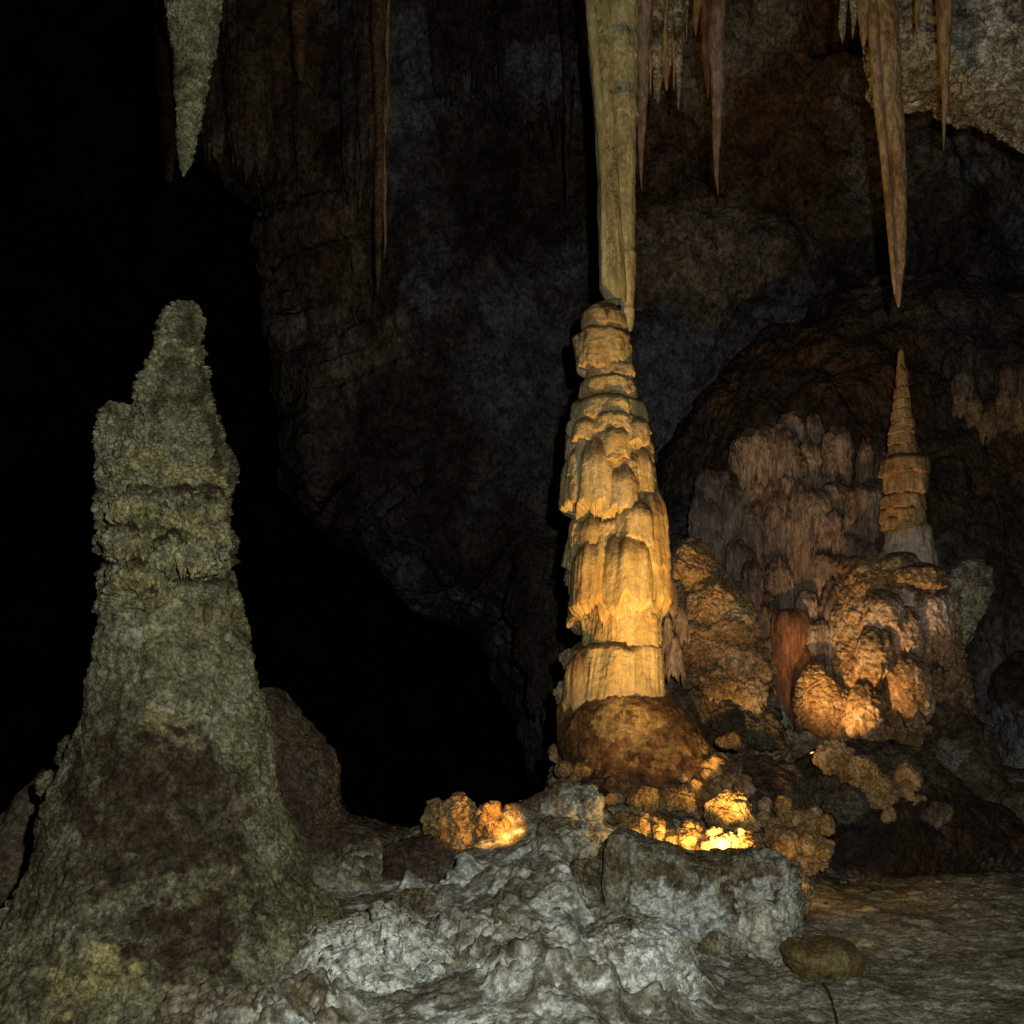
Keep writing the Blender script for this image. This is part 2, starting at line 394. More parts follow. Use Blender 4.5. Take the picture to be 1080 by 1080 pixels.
def inflate(name, poly, Y, thick, m, disp, parent=None, nphi=220, nr=110, p=2.2, tilt=0.0, stain_shade=None, pale=None, palenoise=0.0,
            origin=None, c=None, back=1.0, ragged=0.04, rfreq=6.0, seed=0.0, yaw=0.0):
    """closed solid whose outline seen from the cave path is poly (pixels read at depth Y), with its own depth"""
    W = np.array([P(x, y, Y)[[0, 2]] for x, y in poly])
    if c is None: cc = W.mean(0)
    else: cc = P(c[0], c[1], Y)[[0, 2]]
    ph = np.linspace(0, 2 * math.pi, nphi, endpoint=False)
    dirs = np.stack([np.cos(ph), np.sin(ph)], 1)
    A = W - cc; B = np.roll(A, -1, 0); E = B - A
    den = dirs[:, None, 0] * E[None, :, 1] - dirs[:, None, 1] * E[None, :, 0]
    den = np.where(np.abs(den) < 1e-9, 1e-9, den)
    tt = (A[None, :, 0] * E[None, :, 1] - A[None, :, 1] * E[None, :, 0]) / den
    uu = (A[None, :, 0] * dirs[:, None, 1] - A[None, :, 1] * dirs[:, None, 0]) / den
    ok = (uu >= -1e-6) & (uu <= 1 + 1e-6) & (tt > 0)
    R = np.where(ok, tt, 0).max(1)
    bad = R <= 0
    if bad.any(): R[bad] = np.median(R[~bad])
    k = 3; R = sum(np.roll(R, s) for s in range(-k, k + 1)) / (2 * k + 1)
    dd = np.stack([dirs[:, 0] * rfreq, dirs[:, 1] * rfreq, np.zeros(nphi)], 1)
    R = R * (1 + ragged * fbm(dd, 1.0, 4, 0.65, off=seed) * 2)
    nb_ = max(12, nr // 3); nrow = int(nr * 1.25) + nb_
    lam = np.concatenate([np.linspace(0.004, math.pi * 0.56, nrow - nb_, endpoint=False), np.linspace(math.pi * 0.56, math.pi - 0.004, nb_)])
    PH, LA_ = np.meshgrid(ph, lam); Rg = np.broadcast_to(R, PH.shape)
    s = np.sin(LA_); s2 = np.sign(np.cos(LA_)) * np.clip(1 - s ** p, 0, 1) ** (1 / p)
    s2 = np.where(s2 < 0, s2 * back, s2)
    x = cc[0] + Rg * s * np.cos(PH); z = cc[1] + Rg * s * np.sin(PH)
    y = Y - thick * s2 + tilt * (z - cc[1]) + yaw * (x - cc[0])
    v = np.stack([x.ravel(), y.ravel(), z.ravel()], 1)
    n = grid_normals(v, nphi, nrow, True)
    ctr = np.array((cc[0], Y, cc[1]))
    sg = np.sign((n * (v - ctr)).sum()); n = n * (sg if sg else 1)
    v2 = v + n * disp(v)[:, None]
    f = grid_faces(nphi, nrow, True)
    if sg < 0: f = f[:, ::-1]
    if origin is None and parent is None: origin = (float(cc[0]), Y, float(v[:, 2].min()))
    at = attrs_of(v, stain_shade, pale)
    if palenoise: at['pale'] = np.maximum(at.get('pale', 0), ss(0.04, 0.30, fbm(v * np.array((1, 1, .7)), palenoise, 5, .6, off=71)) * 0.85)
    return make(name, v2, f, m, parent, origin, at)

def ellipse(cx, cy, rx, ry, n=20, wob=0.12, seed=0):
    r = random.Random(seed)
    return [(cx + rx * math.cos(a) * (1 + r.uniform(-wob, wob)), cy + ry * math.sin(a) * (1 + r.uniform(-wob, wob)))
            for a in [2 * math.pi * i / n for i in range(n)]]

def nug(name, cx, cy, rx, ry, Y, m, parent=None, sc=14, amp=0.03, seed=0, res=None, label=None, group=None, cat='rock', **kw):
    k = Y / F
    res = res or int(max(16, min(160, rx * 3)))
    o = inflate(name, ellipse(cx, cy, rx, ry, 12, 0.26, seed), Y, (rx + ry) / 2 * k * 0.9, m,
                d_popcorn(amp, sc, (rx + ry) / 2 * k * 0.6, 1.1 / max(0.03, rx * k)), parent, nphi=res * 2, nr=res // 2 + 6, seed=seed, **kw)
    if label: tag(o, label, cat, group)
    return o

# ------------------------------------------------------------------ the chamber: far shell, ceiling, floor, back wall
def shell():
    nu, nv = 300, 150
    u = np.linspace(0, 2 * math.pi, nu, endpoint=False); w = np.linspace(0.01, math.pi - 0.01, nv)
    U, W = np.meshgrid(u, w)
    v = np.stack([(34 * np.sin(W) * np.cos(U)).ravel(), (14 + 36 * np.sin(W) * np.sin(U)).ravel(), (4 + 26 * np.cos(W)).ravel()], 1)
    d = v - np.array((0, 14, 4)); d /= np.linalg.norm(d, axis=1)[:, None]
    v = v + d * (fbm(v, 0.12, 6, 0.55) * 7)[:, None]
    struct(make('cave_chamber', v, grid_faces(nu, nv, True), M['wall']))
shell()

def ceiling():
    nu, nv = 420, 380
    x = np.linspace(-14, 14, nu); y = np.linspace(-3, 22, nv)
    X, Yy = np.meshgrid(x, y); p = np.stack([X.ravel(), Yy.ravel(), 0 * X.ravel()], 1)
    z = 2.9 + 0.67 * np.maximum(p[:, 1], 0) + np.abs(fbm(p, 0.5, 6, 0.55)) * 1.1 + 0.25 * pop(p, 2.2)
    z = np.where(p[:, 0] < -3, z + (-3 - p[:, 0]) * 0.5, z)
    p[:, 2] = z
    struct(make('cave_ceiling', p, grid_faces(nu, nv, False), M['ceil']))
ceiling()

def floor_z(x, y):
    p = np.stack([x, y, 0 * x], 1)
    e = fbm(p, 0.9, 4)
    z = 0.10 * e
    # crusty mound across the middle
    xm = ss(-1.75, -1.25, x + 0.2 * (y - 5) + 0.1 * e) * (1 - ss(0.45, 1.05, x + 0.35 * e - 0.42 * (y - 5.2)))
    rise = ss(3.6, 7.4, y + 0.25 * e) * 0.92 + 0.08
    z = z + xm * rise * (0.33 + 0.33 * ss(-0.75, 0.25, x) * (1 - 0.95 * ss(0.45, 0.75, x))) * (0.75 + 0.25 * ss(7.0, 7.6, y)) * (1 - 0.6 * ss(0.2, 0.6, x) * (1 - ss(6.5, 7.2, y)))
    # plateau the column and the mound stand on
    pl = ss(0.1, 0.5, x) * ss(7.4, 8.3, y) * (1 - ss(1.1, 2.0, x - 0.0 * y))
    z = np.maximum(z, pl * 0.60 + 0.10 * e)
    z = z + ss(9.2, 10.6, y) * ss(1.0, 2.0, x) * 0.6
    # pit behind the mound
    xe = 0.18 + 0.05 * (y - 8)
    pit = ss(8.1, 8.9, y + 0.2 * e) * (1 - ss(xe - 0.15, xe + 0.2, x + 0.05 * e))
    pit = np.maximum(pit, ss(7.6, 8.8, y + 0.3 * e) * (1 - ss(-2.2, -1.4, x)))
    z = z - 7 * pit
    return z, xm * rise

def floor():
    nu, nv = 1150, 760
    s = np.linspace(0, 1, nv); y = 1.0 + 3.4 * ss(0, .08, s) * 1.0 + 0 * s
    y = np.concatenate([np.linspace(-3, 4.4, 50, endpoint=False), np.linspace(4.4, 10.5, 640, endpoint=False), np.linspace(10.5, 40, nv - 690)])
    a = np.linspace(-0.85, 0.85, nu)
    A, Yy = np.meshgrid(a, y)
    X = A * np.maximum(Yy, 3.0)
    x = X.ravel(); yy = Yy.ravel()
    z, mo = floor_z(x, yy)
    p = np.stack([x, yy, z], 1)
    near = (yy > 3.5) & (yy < 11)
    crust = ss(0.02, 0.30, mo)
    d = np.zeros(len(p)); q = p[near]
    w = q + 0.08 * np.stack([gn(q * 4), gn(q * 4 + 9), gn(q * 4 + 19)], 1)
    c = crust[near]
    mask = ss(-0.12, 0.22, fbm(q, 1.6, 3, off=3.0))
    big = pop(w, 3.5, 2.0) * 0.06 + pop(w, 8) * 0.055 + pop(w, 16, 3) * 0.035 + pop(w, 30, 7) * 0.015
    topb = pop(w, 8)
    d[near] = c * (0.10 + 1.0 * mask) * big + (1 - c) * (0.007 * ridged(q * np.array((0.8, 1.2, 1)), 5, 4) + 0.005 * fbm(q, 18, 4) + 0.02 * ss(0.72, 1.0, pop(q, 6, 12))) + 0.05 * c * fbm(q, 3, 4)
    d[near] += RNG.normal(size=len(q)) * 0.0025
    nrm = grid_normals(np.stack([x, yy, z], 1), nu, nv, False); nrm *= np.sign(nrm[:, 2:3])
    p += nrm * d[:, None]
    p[near] += (c * 0.02)[:, None] * np.stack([fbm(q, 7, 3, off=40), fbm(q, 7, 3, off=50), 0 * c], 1)
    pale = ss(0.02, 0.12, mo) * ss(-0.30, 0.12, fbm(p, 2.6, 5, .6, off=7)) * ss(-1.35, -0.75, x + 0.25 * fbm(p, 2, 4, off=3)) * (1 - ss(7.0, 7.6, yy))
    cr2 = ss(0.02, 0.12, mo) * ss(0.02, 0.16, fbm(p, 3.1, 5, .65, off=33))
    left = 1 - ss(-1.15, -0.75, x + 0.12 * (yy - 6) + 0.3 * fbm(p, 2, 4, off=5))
    stain_shade = left * (0.3 + 0.6 * ss(5.7, 6.6, yy))
    stain_shade = np.maximum(stain_shade, (0.45 + 0.55 * ss(-0.1, 0.25, fbm(p, 1.1, 4, off=21))) * ss(7.6, 8.6, yy) * ss(0.4, 1, x))
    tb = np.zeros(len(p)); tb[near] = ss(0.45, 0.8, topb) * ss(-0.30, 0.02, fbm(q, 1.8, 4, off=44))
    stain_shade = np.maximum(np.maximum(stain_shade, cr2 * 0.9), tb * ss(0.02, 0.12, mo) * 0.8); pale = pale * (1 - np.maximum(cr2 * 0.8, tb * .8))
    f = grid_faces(nu, nv, False)
    e2 = fbm(p, 6, 3, off=60)
    sel = ((mo + 0.05 * e2)[f].mean(1) > 0.10) & (yy[f].mean(1) > 3.6) & (yy[f].mean(1) < 9.5)
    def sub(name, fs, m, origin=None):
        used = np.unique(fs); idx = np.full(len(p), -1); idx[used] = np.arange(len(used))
        return make(name, p[used], idx[fs], m, origin=origin, attrs={'pale': pale[used], 'stain_shade': stain_shade[used]})
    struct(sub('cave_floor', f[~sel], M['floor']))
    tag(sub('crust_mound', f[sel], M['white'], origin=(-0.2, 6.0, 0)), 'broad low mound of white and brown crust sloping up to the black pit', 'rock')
floor()

WP = [(316, 395), (306, 300), (300, 215), (285, 175), (262, 190), (250, 150), (228, 165), (215, 60), (215, -140), (600, -200), (1250, -200), (1300, 300), (1300, 900),
      (900, 930), (640, 925), (594, 850), (590, 800), (575, 748), (560, 722), (545, 665), (520, 645), (480, 625), (440, 622), (412, 590), (388, 545), (345, 520), (308, 505)]
struct(inflate('cave_wall', WP, 16.5, 1.6, M['wall'],
        lambda p: 1.0 * fbm(p, 0.33, 5, 0.5) + 0.30 * ridged(p * np.array((1, 1, 0.6)), 0.8, 5) + 0.16 * pop(p, 0.9) + 0.05 * fbm(p, 4, 4) + 0.04 * pop(p, 3),
        nphi=1000, nr=300, p=5, tilt=-0.18, c=(820, 260), ragged=0.022, rfreq=18, palenoise=0.7, origin=(3, 16.5, 0),
        pale=[(700, 440, 15.5, 0.9, 1.7, .9), (740, 270, 15, 1.2, .8, .7), (915, 190, 15, .45, .8, .8), (560, 60, 14.5, .8, .7, .7), (470, 80, 14.5, .5, .6, .5),
              (385, 60, 14.5, .25, 1.2, .8), (1060, 640, 15.5, 1.2, 1.5, .8), (560, 400, 15.5, 1.2, 1.0, .45), (890, 120, 15, .4, .5, .6), (322, 170, 14.5, .2, .5, .7)],
        stain_shade=[(840, 90, 14.5, 1.4, 1.6, .8), (620, 150, 14.5, 1, 1, .6)]))

# pale ceiling rock hanging into the top right corner
CR = inflate('ceiling_rock', [(930, 40), (935, -120), (1300, -160), (1320, 260), (1150, 150), (1100, 130), (1078, 118), (1050, 105), (1020, 100), (1004, 88), (985, 78), (960, 84), (945, 86)],
        9.7, 0.55, M['ceil'], d_mix(d_rock(0.16, 1.0, 0.05, 3, 0.015, 18), d_popcorn(0.05, 8, 0.0, 2)), nphi=560, nr=200, p=3.5, c=(1120, 20), tilt=-0.15, palenoise=1.5, stain_shade=[(1062, 70, 8.4, .3, .25, .9), (985, 60, 8.4, .12, .3, .7), (1045, 150, 8.4, .2, .1, .8)], ragged=0.02, rfreq=16)
tag(CR, 'pale mottled ceiling rock with ragged lower edge filling the top right corner', 'rock')

# ------------------------------------------------------------------ big dim dome and flowstone behind the right half
t = thing('flowstone_dome', 'huge dim rounded flowstone dome rising behind the slender right stalagmite', 'flowstone', P(930, 900, 13.0))
inflate('dome_body', [(700, 900), (700, 700), (698, 560), (715, 480), (760, 405), (820, 350), (900, 300), (990, 270), (1100, 285), (1300, 330), (1330, 940)],
        13.0, 1.5, M['wall'], d_mix(lambda p: 0.35 * fbm(p, 0.9, 5) + 0.12 * ridged(p * np.array((1, 1, 1.6)), 1.4, 4), d_streak(0.05, 5, 0.25, 0, 2)), t,
        nphi=620, nr=190, p=2.6, c=(960, 620), tilt=0.25,
        stain_shade=[(880, 400, 12.2, 1.6, 1.0, .9), (1020, 520, 12, .9, .8, .8), (760, 470, 12, .6, .5, .6)])
rnd = random.Random(5)
for (x, y, w, h, mm) in [(1040, 395, 26, 40, 'wall'), (1015, 400, 22, 35, 'drape'), (1058, 425, 20, 50, 'mound'), (1042, 440, 18, 40, 'mound'), (1027, 428, 18, 36, 'mound'), (1072, 430, 20, 46, 'mound'), (1062, 398, 24, 36, 'drape'), (1080, 400, 26, 40, 'drape'), (1004, 380, 22, 30, 'wall'), (1022, 375, 26, 34, 'wall'), (1012, 420, 16, 30, 'mound'),
                         (1050, 660, 70, 110, 'drape'), (1010, 690, 50, 120, 'drape'), (1085, 700, 60, 120, 'drape'), (1035, 760, 60, 130, 'drape'), (1075, 590, 60, 70, 'drape'), (1040, 540, 60, 50, 'wall'), (1000, 500, 50, 46, 'wall')]:
    tier('drapery', y - h * .4, y + h * .6, (x - w * .42, x + w * .42), (x - w * .5, x + w * .5), 11.75 + (0.25 if y > 560 else 0.0), M[mm], t, hem=0.2, flute=0.13, ffreq=9, dome=0.5, dometop=0.08, seed=x * .13 + y * .07, dsc=1.2, taper=0.2, rough=.012, dirt_crease=0.7)

# mauve-grey hanging draperies in the middle right
t = thing('flowstone_drapery', 'mauve-grey cascade of hanging fluted draperies between the tall column and the slender stalagmite', 'flowstone', P(830, 800, 11.4))
inflate('drapery_core', [(735, 520), (790, 470), (860, 465), (930, 500), (940, 600), (900, 700), (870, 800), (820, 800), (780, 720), (742, 620)], 11.9, 0.5, M['dark'],
        d_rock(0.12, 1.5, 0.05, 4, 0.01, 20), t, nphi=260, nr=80, c=(840, 610))
D = []
for row, (y0, x0, x1) in enumerate([(482, 790, 880), (502, 755, 935), (530, 745, 940), (556, 740, 930), (582, 750, 925), (610, 760, 920), (640, 770, 915), (670, 790, 900), (698, 805, 890)]):
    x = x0 + rnd.uniform(0, 14)
    while x < x1:
        w = rnd.choice([20, 24, 28, 34, 42, 54]) * rnd.uniform(.85, 1.1); D.append((x, y0 + rnd.uniform(-16, 16) - 14 * math.sin((x - 740) / 60), w, rnd.uniform(30, 62) * (1 + 0.8 * (rnd.random() < .35)), row)); x += w * rnd.uniform(.55, .85)
for i, (x, y, w, h, row) in enumerate(D[:95]):
    tier('drapery', y - h * .42, y + h * .62, (x - w * .40, x + w * .40), (x - w * .5, x + w * .5), 11.62 - 0.07 * row + rnd.uniform(-.13, .13), M['drape'], t,
         hem=0.55, hemf=0.6, top=.3, flute=0.22, ffreq=13, dome=0.3, dometop=0.15, seed=i * 1.7, dsc=0.9, taper=0.4, rough=0.022, under=0.5, dirt_crease=0.6, nth=110, nz=64)  # darkened lobe tops draw the creases between draperies
t = thing('flowstone_curtain', 'rust-brown ribbed curtain hanging low behind the orange coral rock', 'flowstone', P(838, 790, 11.0))
for i, (x, y, w, h) in enumerate([(832, 668, 50, 60), (845, 730, 50, 120), (825, 715, 40, 90), (860, 700, 30, 90), (842, 760, 30, 90)]):
    tier('drapery', y - h * .42, y + h * .6, (x - w * .4, x + w * .4), (x - w * .45, x + w * .45), 11.0, M['rust'], t, hem=0.3, flute=0.2, ffreq=12, dome=0.25, seed=i * 2.3 + 40, taper=0.35)

# ------------------------------------------------------------------ slender right stalagmite and the rock it stands on
YR = 10.9
t = thing('stalagmite', 'slender ringed tan stalagmite like a candle with pale pink foot, on the right-hand rock', 'stalagmite', P(955, 600, YR))
for i, (a_, b_, w1, w2, cx, mm) in enumerate([(365, 392, 4, 9, 950, 0), (386, 412, 10, 13, 951, 0), (407, 422, 13, 17, 951, 0), (418, 434, 16, 19, 951, 0), (430, 444, 18, 22, 951, 0), (440, 452, 21, 25, 952, 0), (447, 460, 22, 28, 951, 0),
                                        (456, 472, 25, 29, 952, 0), (467, 486, 27, 31, 952, 0), (480, 504, 44, 50, 954, 1), (496, 524, 46, 44, 955, 1), (518, 540, 40, 45, 953, 1), (534, 556, 46, 46, 952, 1), (545, 562, 40, 44, 950, 1), (553, 580, 42, 50, 957, 2), (568, 602, 46, 56, 958, 2)]):
    tier('ring', a_, b_, (cx - w1 / 2, cx + w1 / 2), (cx - w2 / 2, cx + w2 / 2), YR, M['ring'], t, hem=0.16, top=0.3, flute=0.05, ffreq=8, dome=0.3, dometop=0.72, under=0.7, seed=i * 3.3, nth=160, nz=50, dirt_crease=0.85,
         pale=[(958, 580, YR, .5, .3, 1.0)] if mm == 2 else None)
t = thing('rock_mound', 'orange-lit lumpy coral rock mound under the slender candle stalagmite', 'rock', P(940, 800, YR))
inflate('mound_body', [(905, 600), (930, 590), (970, 598), (1000, 615), (1008, 650), (1004, 700), (1020, 740), (1010, 790), (960, 800), (915, 790), (885, 760), (878, 710), (882, 660), (890, 625)],
        YR, 0.5, M['mound'], d_mix(d_popcorn(0.035, 12, 0.16, 2.4), d_rock(0.08, 3, 0.04, 5, 0, 20)), t, nphi=520, nr=170, c=(945, 700), p=2.4,
        pale=[(960, 650, 10.5, .35, .15, .8), (925, 645, 10.4, .2, .12, .6)], stain_shade=[(985, 625, 10.4, .3, .12, .9), (1000, 760, 10.5, .3, .3, .9), (930, 660, 10.4, .1, .05, .6), (975, 710, 10.4, .3, .08, .9)])
for i, (a_, b_, x1, x2, mm) in enumerate([(582, 606, 928, 972, 'block'), (594, 622, 935, 1000, 'mound'), (618, 690, 958, 1006, 'pinkm'), (622, 668, 908, 956, 'pinkm'), (640, 690, 935, 975, 'pinkm'), (660, 720, 900, 945, 'mound'), (690, 760, 930, 985, 'mound'), (720, 780, 890, 935, 'mound')]):
    tier('ledge', a_, b_, (x1 + 6, x2 - 6), (x1, x2), YR - 0.36 - 0.05 * i, M[mm], t, hem=0.22, flute=0.06, dome=0.45, dometop=.3, seed=i * 4.1 + 3, rough=0.02, dirt_crease=0.8,
         pale=[(985, 650, 10.4, .25, .2, .8)] if i > 1 else None)
inflate('fin', [(1008, 600), (1030, 588), (1046, 600), (1046, 622), (1034, 652), (1020, 678), (1008, 690), (1004, 660), (1010, 630), (998, 612)], YR - 0.25, 0.10, M['ceil'],
        d_rock(0.05, 4, 0.02, 9, 0.006, 40), t, nphi=200, nr=60, c=(1020, 635))
inflate('foot', [(880, 720), (860, 700), (845, 715), (838, 745), (845, 780), (880, 792), (915, 785), (910, 740)], 10.6, 0.22, M['mound'],
        d_popcorn(0.03, 14, 0.05, 3), t, nphi=240, nr=80)
t = inflate('boulder', [(985, 780), (1010, 755), (1035, 765), (1050, 810), (1055, 870), (1020, 885), (985, 870), (965, 830)], 10.4, 0.4, M['dark'],
        d_rock(0.12, 2.5, 0.05, 5, 0.015, 25), nphi=260, nr=90, pale=[(1003, 800, 10.0, .12, .2, .7)])
tag(t, 'dark brown boulder with one pale streak at the far right below the coral mound', 'rock')
t = inflate('boulder', [(1045, 700), (1100, 690), (1140, 800), (1120, 920), (1060, 890), (1040, 820)], 11.2, 0.5, M['wall'], d_rock(0.12, 2.5, 0.05, 5, 0.015, 25), nphi=200, nr=70,
            pale=[(1065, 800, 10.8, .3, .6, .8)])
tag(t, 'blue-grey rock at the right edge of the photo beside the dark streaked boulder', 'rock')

# coral slope right of the column
t = thing('coral_slope', 'orange and black nodular coral slope leaning against the right of the tall column', 'rock', P(770, 800, 9.9))
inflate('slope_body', [(700, 640), (715, 585), (740, 570), (760, 610), (790, 640), (800, 700), (815, 760), (820, 800), (780, 830), (720, 830), (695, 780), (695, 700)], 10.0, 0.45, M['mound'],
        d_mix(d_popcorn(0.06, 11, 0.10, 2.5, 0.6)), t, nphi=460, nr=150, c=(755, 720), tilt=0.2, stain_shade=[(740, 770, 9.7, .5, .35, .9), (720, 700, 9.6, .25, .35, .5), (800, 760, 9.7, .3, .3, .9)])
for i, (x, y, r) in enumerate([(728, 600, 22), (748, 640, 24), (770, 665, 26), (740, 680, 22), (778, 700, 22), (755, 725, 22), (790, 735, 18), (730, 745, 20), (770, 760, 20), (800, 710, 14), (805, 775, 18), (745, 785, 18)]):
    nug('nodule_cluster', x, y, r, r * .9, 9.75 - 0.002 * (y - 600), M['mound' if y < 740 else 'dark'], t, sc=16, amp=0.035, seed=i + 3)
t = inflate('boulder', [(780, 770), (800, 740), (822, 735), (835, 770), (830, 800), (800, 805)], 9.9, 0.15, M['ceil'], d_rock(0.04, 3, 0.02, 7, 0.008, 30), nphi=120, nr=40)
tag(t, 'small pale grey upright stone at the foot of the coral slope', 'rock')

# ------------------------------------------------------------------ the tall central column stalagmite
YC = 9.0
t = thing('stalagmite', 'tall golden lamplit stalagmite column stacked in fluted tiers, in the centre', 'stalagmite', P(650, 830, YC))
core = [(345, 626, 652), (420, 624, 660), (500, 622, 670), (560, 622, 680), (680, 632, 684), (740, 620, 690), (850, 606, 740)]
revolve('core', core, YC, M['cream'], d_rock(0.02, 3, 0.01, 8, 0.004, 30), t, nth=160, nz=200)
cap = revolve('cap', [(319, 632, 640), (324, 622, 650), (332, 614, 658), (345, 613, 661), (351, 617, 660)], YC, M['cream'], d_streak(0.006, 20, 0.3, 0.012, 8), t, nth=200, nz=70,
              stain_shade=[(638, 322, YC, .35, .07, 1.0)])
T = [ # top, bottom, (xl,xr) top, (xl,xr) bottom, dome, extra
 (349, 398, (606, 664), (612, 664), 0.16, 0),
 (384, 404, (622, 668), (618, 668), 0.3, 1),
 (400, 425, (614, 669), (611, 671), 0.25, 2),
 (421, 452, (606, 676), (602, 680), 0.3, 3),
 (438, 468, (604, 680), (598, 684), 0.4, 4),
 (456, 500, (602, 684), (596, 686), 0.35, 5),
 (478, 548, (598, 688), (594, 690), 0.25, 6),
 (505, 560, (606, 690), (606, 690), 0.3, 7),
 (548, 606, (600, 694), (596, 700), 0.2, 8),
 (580, 645, (602, 698), (604, 694), 0.2, 9),
 (622, 694, (620, 696), (618, 696), 0.3, 10),
 (640, 690, (608, 640), (616, 660), 0.3, 12),
 (678, 748, (606, 697), (596, 702), 0.14, 11),
]
for (a_, b_, tt, bb, dm, i) in T:
    tier('flowstone_tier', a_, b_ - 2, tt, bb, YC, M['cream'], t, hem=0.20 if i not in (6, 9, 11) else 0.16, top=0.18, flute=0.055 + (0.012 if i > 5 else 0), ffreq=10 + (i % 3) * 2, dome=dm,
         seed=i * 2.9 + 1, under=0.55, dometop=0.62, rough=0.008, dirt_crease=0.9)
# bulging lobes on the right and front
for i, (x1, x2, a_, b_, dy) in enumerate(COLUMN_LOBES):
    tier('lobe', a_, b_, (x1 + 5, x2 - 3), (x1, x2), YC + dy, M['cream'], t, hem=0.2, flute=0.05, ffreq=6, dome=0.42, dometop=0.25, seed=i * 5.1 + 60, under=0.45, dirt_crease=0.7)
for i, (x1, x2, a_, b_, dy) in enumerate([(694, 716, 610, 650, .12), (696, 712, 650, 690, .14), (700, 722, 672, 715, .12), (706, 728, 640, 680, .25)]):
    tier('side_lobe', a_, b_, (x1 + 4, x2 - 4), (x1, x2), YC + dy, M['drape'], t, hem=0.25, flute=0.08, ffreq=6, dome=0.4, dometop=0.3, seed=i * 5.1 + 90)
revolve('pedestal', [(735, 600, 704), (750, 592, 722), (775, 590, 738), (810, 590, 762), (850, 588, 800), (880, 590, 810)], YC, M['brown'],
        d_mix(d_streak(0.012, 9, 0.4, 0.07, 2.5), d_rock(0.02, 6, 0.01, 12, 0.006, 40)), t, nth=420, nz=200, stain_shade=[(700, 812, 8.5, .7, .12, .9), (610, 800, 8.6, .18, .3, .7)],  # dark band paints the shadow cast by the front rocks
        pale=[(660, 760, 8.5, .22, .10, .8), (640, 775, 8.5, .14, .06, .6)])  # pale patches paint the lamplit upper pedestal into its colour
for i, (x, y, r) in enumerate([(612, 655, 13), (601, 696, 9), (597, 728, 12), (587, 795, 8), (608, 640, 8), (604, 610, 7), (596, 742, 7)]):
    nug('nodule_cluster', x, y, r, r, YC + 0.12, M['mound'], t, sc=22, amp=0.02, seed=i + 50)

rp = random.Random(31)
for i in range(26):
    x = rp.uniform(592, 770); y = 822 + 14 * math.sin((x - 592) / 60) + rp.uniform(-14, 12) - max(0, x - 720) * .6; r = rp.uniform(4, 11)
    nug('rubble', x, y, r * 1.2, r * .8, 8.45 - (y - 820) * .01, M['mound' if i % 3 == 0 else 'brown' if i % 3 == 1 else 'dark'], t, sc=18, amp=0.02, seed=520 + i)
# ------------------------------------------------------------------ stalactites
def stalactite(label, rows, Y, m, disp, nth=120, nz=200, cat='stalactite', **kw):
    """rows bottom to top; the top rows reach up into the ceiling"""
    b = min(rows)
    zt = 3.6 + 0.67 * Y + 0.9
    ztop = P(0, b[0], Y)[2]
    rows = list(rows)
    if ztop < zt:   # carry it on up to the ceiling
        py = b[0]
        while P(0, py, Y)[2] < zt: py -= 20
        g = 1 + 0.0012 * (b[0] - py)
        c = (b[1] + b[2]) / 2; h = (b[2] - b[1]) / 2 * g
        rows.append((py, c - h, c + h))
    tip = max(rows)
    o = revolve('stalactite', rows, Y, m, disp, None, nth, nz, close_top=False, wob=0.02 if nth < 100 else 0.0, origin=tuple(P((tip[1] + tip[2]) / 2, tip[0], Y)), **kw)
    return tag(o, label, cat)

t = thing('stalactite', 'thick yellow-green stalactite column hanging onto the cap of the central golden stalagmite', 'stalactite', P(652, 345, YC + .1))
up = -230
revolve('main_strand', [(up, 600, 690), (0, 636, 672), (60, 637, 671), (100, 640, 671), (170, 640, 669), (240, 645, 669), (300, 650, 668), (345, 661, 667), (349, 664, 665)], YC + .1, M['stal'],
        d_mix(d_streak(0.014, 10, 0.18, 0.02, 3), lambda p: 0.006 * fbm(p, 22, 3) + 0.010 * ss(0.55, 0.9, np.abs(fbm(p * np.array((.4, .4, 1)), 1.6, 2, off=4)) * 4)), t, nth=220, nz=520, close_top=False,
        stain_shade=[(650, 40, YC, .3, .02, 1), (655, 103, YC, .3, .025, 1)])
revolve('side_strand', [(up, 600, 650), (0, 619, 645), (60, 622, 646), (120, 628, 650), (180, 630, 652), (250, 632, 656), (305, 633, 660), (318, 640, 660)], YC + .02, M['stal'],
        d_streak(0.012, 16, 0.08, 0.010, 3), t, nth=200, nz=460, close_top=False, stain_shade=[(628, 60, YC, .03, 1.2, .7), (646, 210, YC, .02, .9, .9)])
revolve('edge_rib', [(up, 605, 622), (0, 617, 628), (60, 623, 633), (130, 629, 639), (200, 633, 640), (300, 634, 640)], YC - .06, M['stal'], d_streak(0.006, 20, 0.1, 0.006, 5), t, nth=60, nz=300, close_top=False)
for (a_, w) in [(38, 34), (103, 33)]:
    tier('ring', a_, a_ + 26, (655 - w / 2, 655 + w / 2), (655 - w / 2 - 1, 655 + w / 2 + 1), YC + .06, M['stal'], t, hem=0.3, top=.25, dome=0.12, dometop=0.85, flute=0.03, under=0.95, seed=a_)

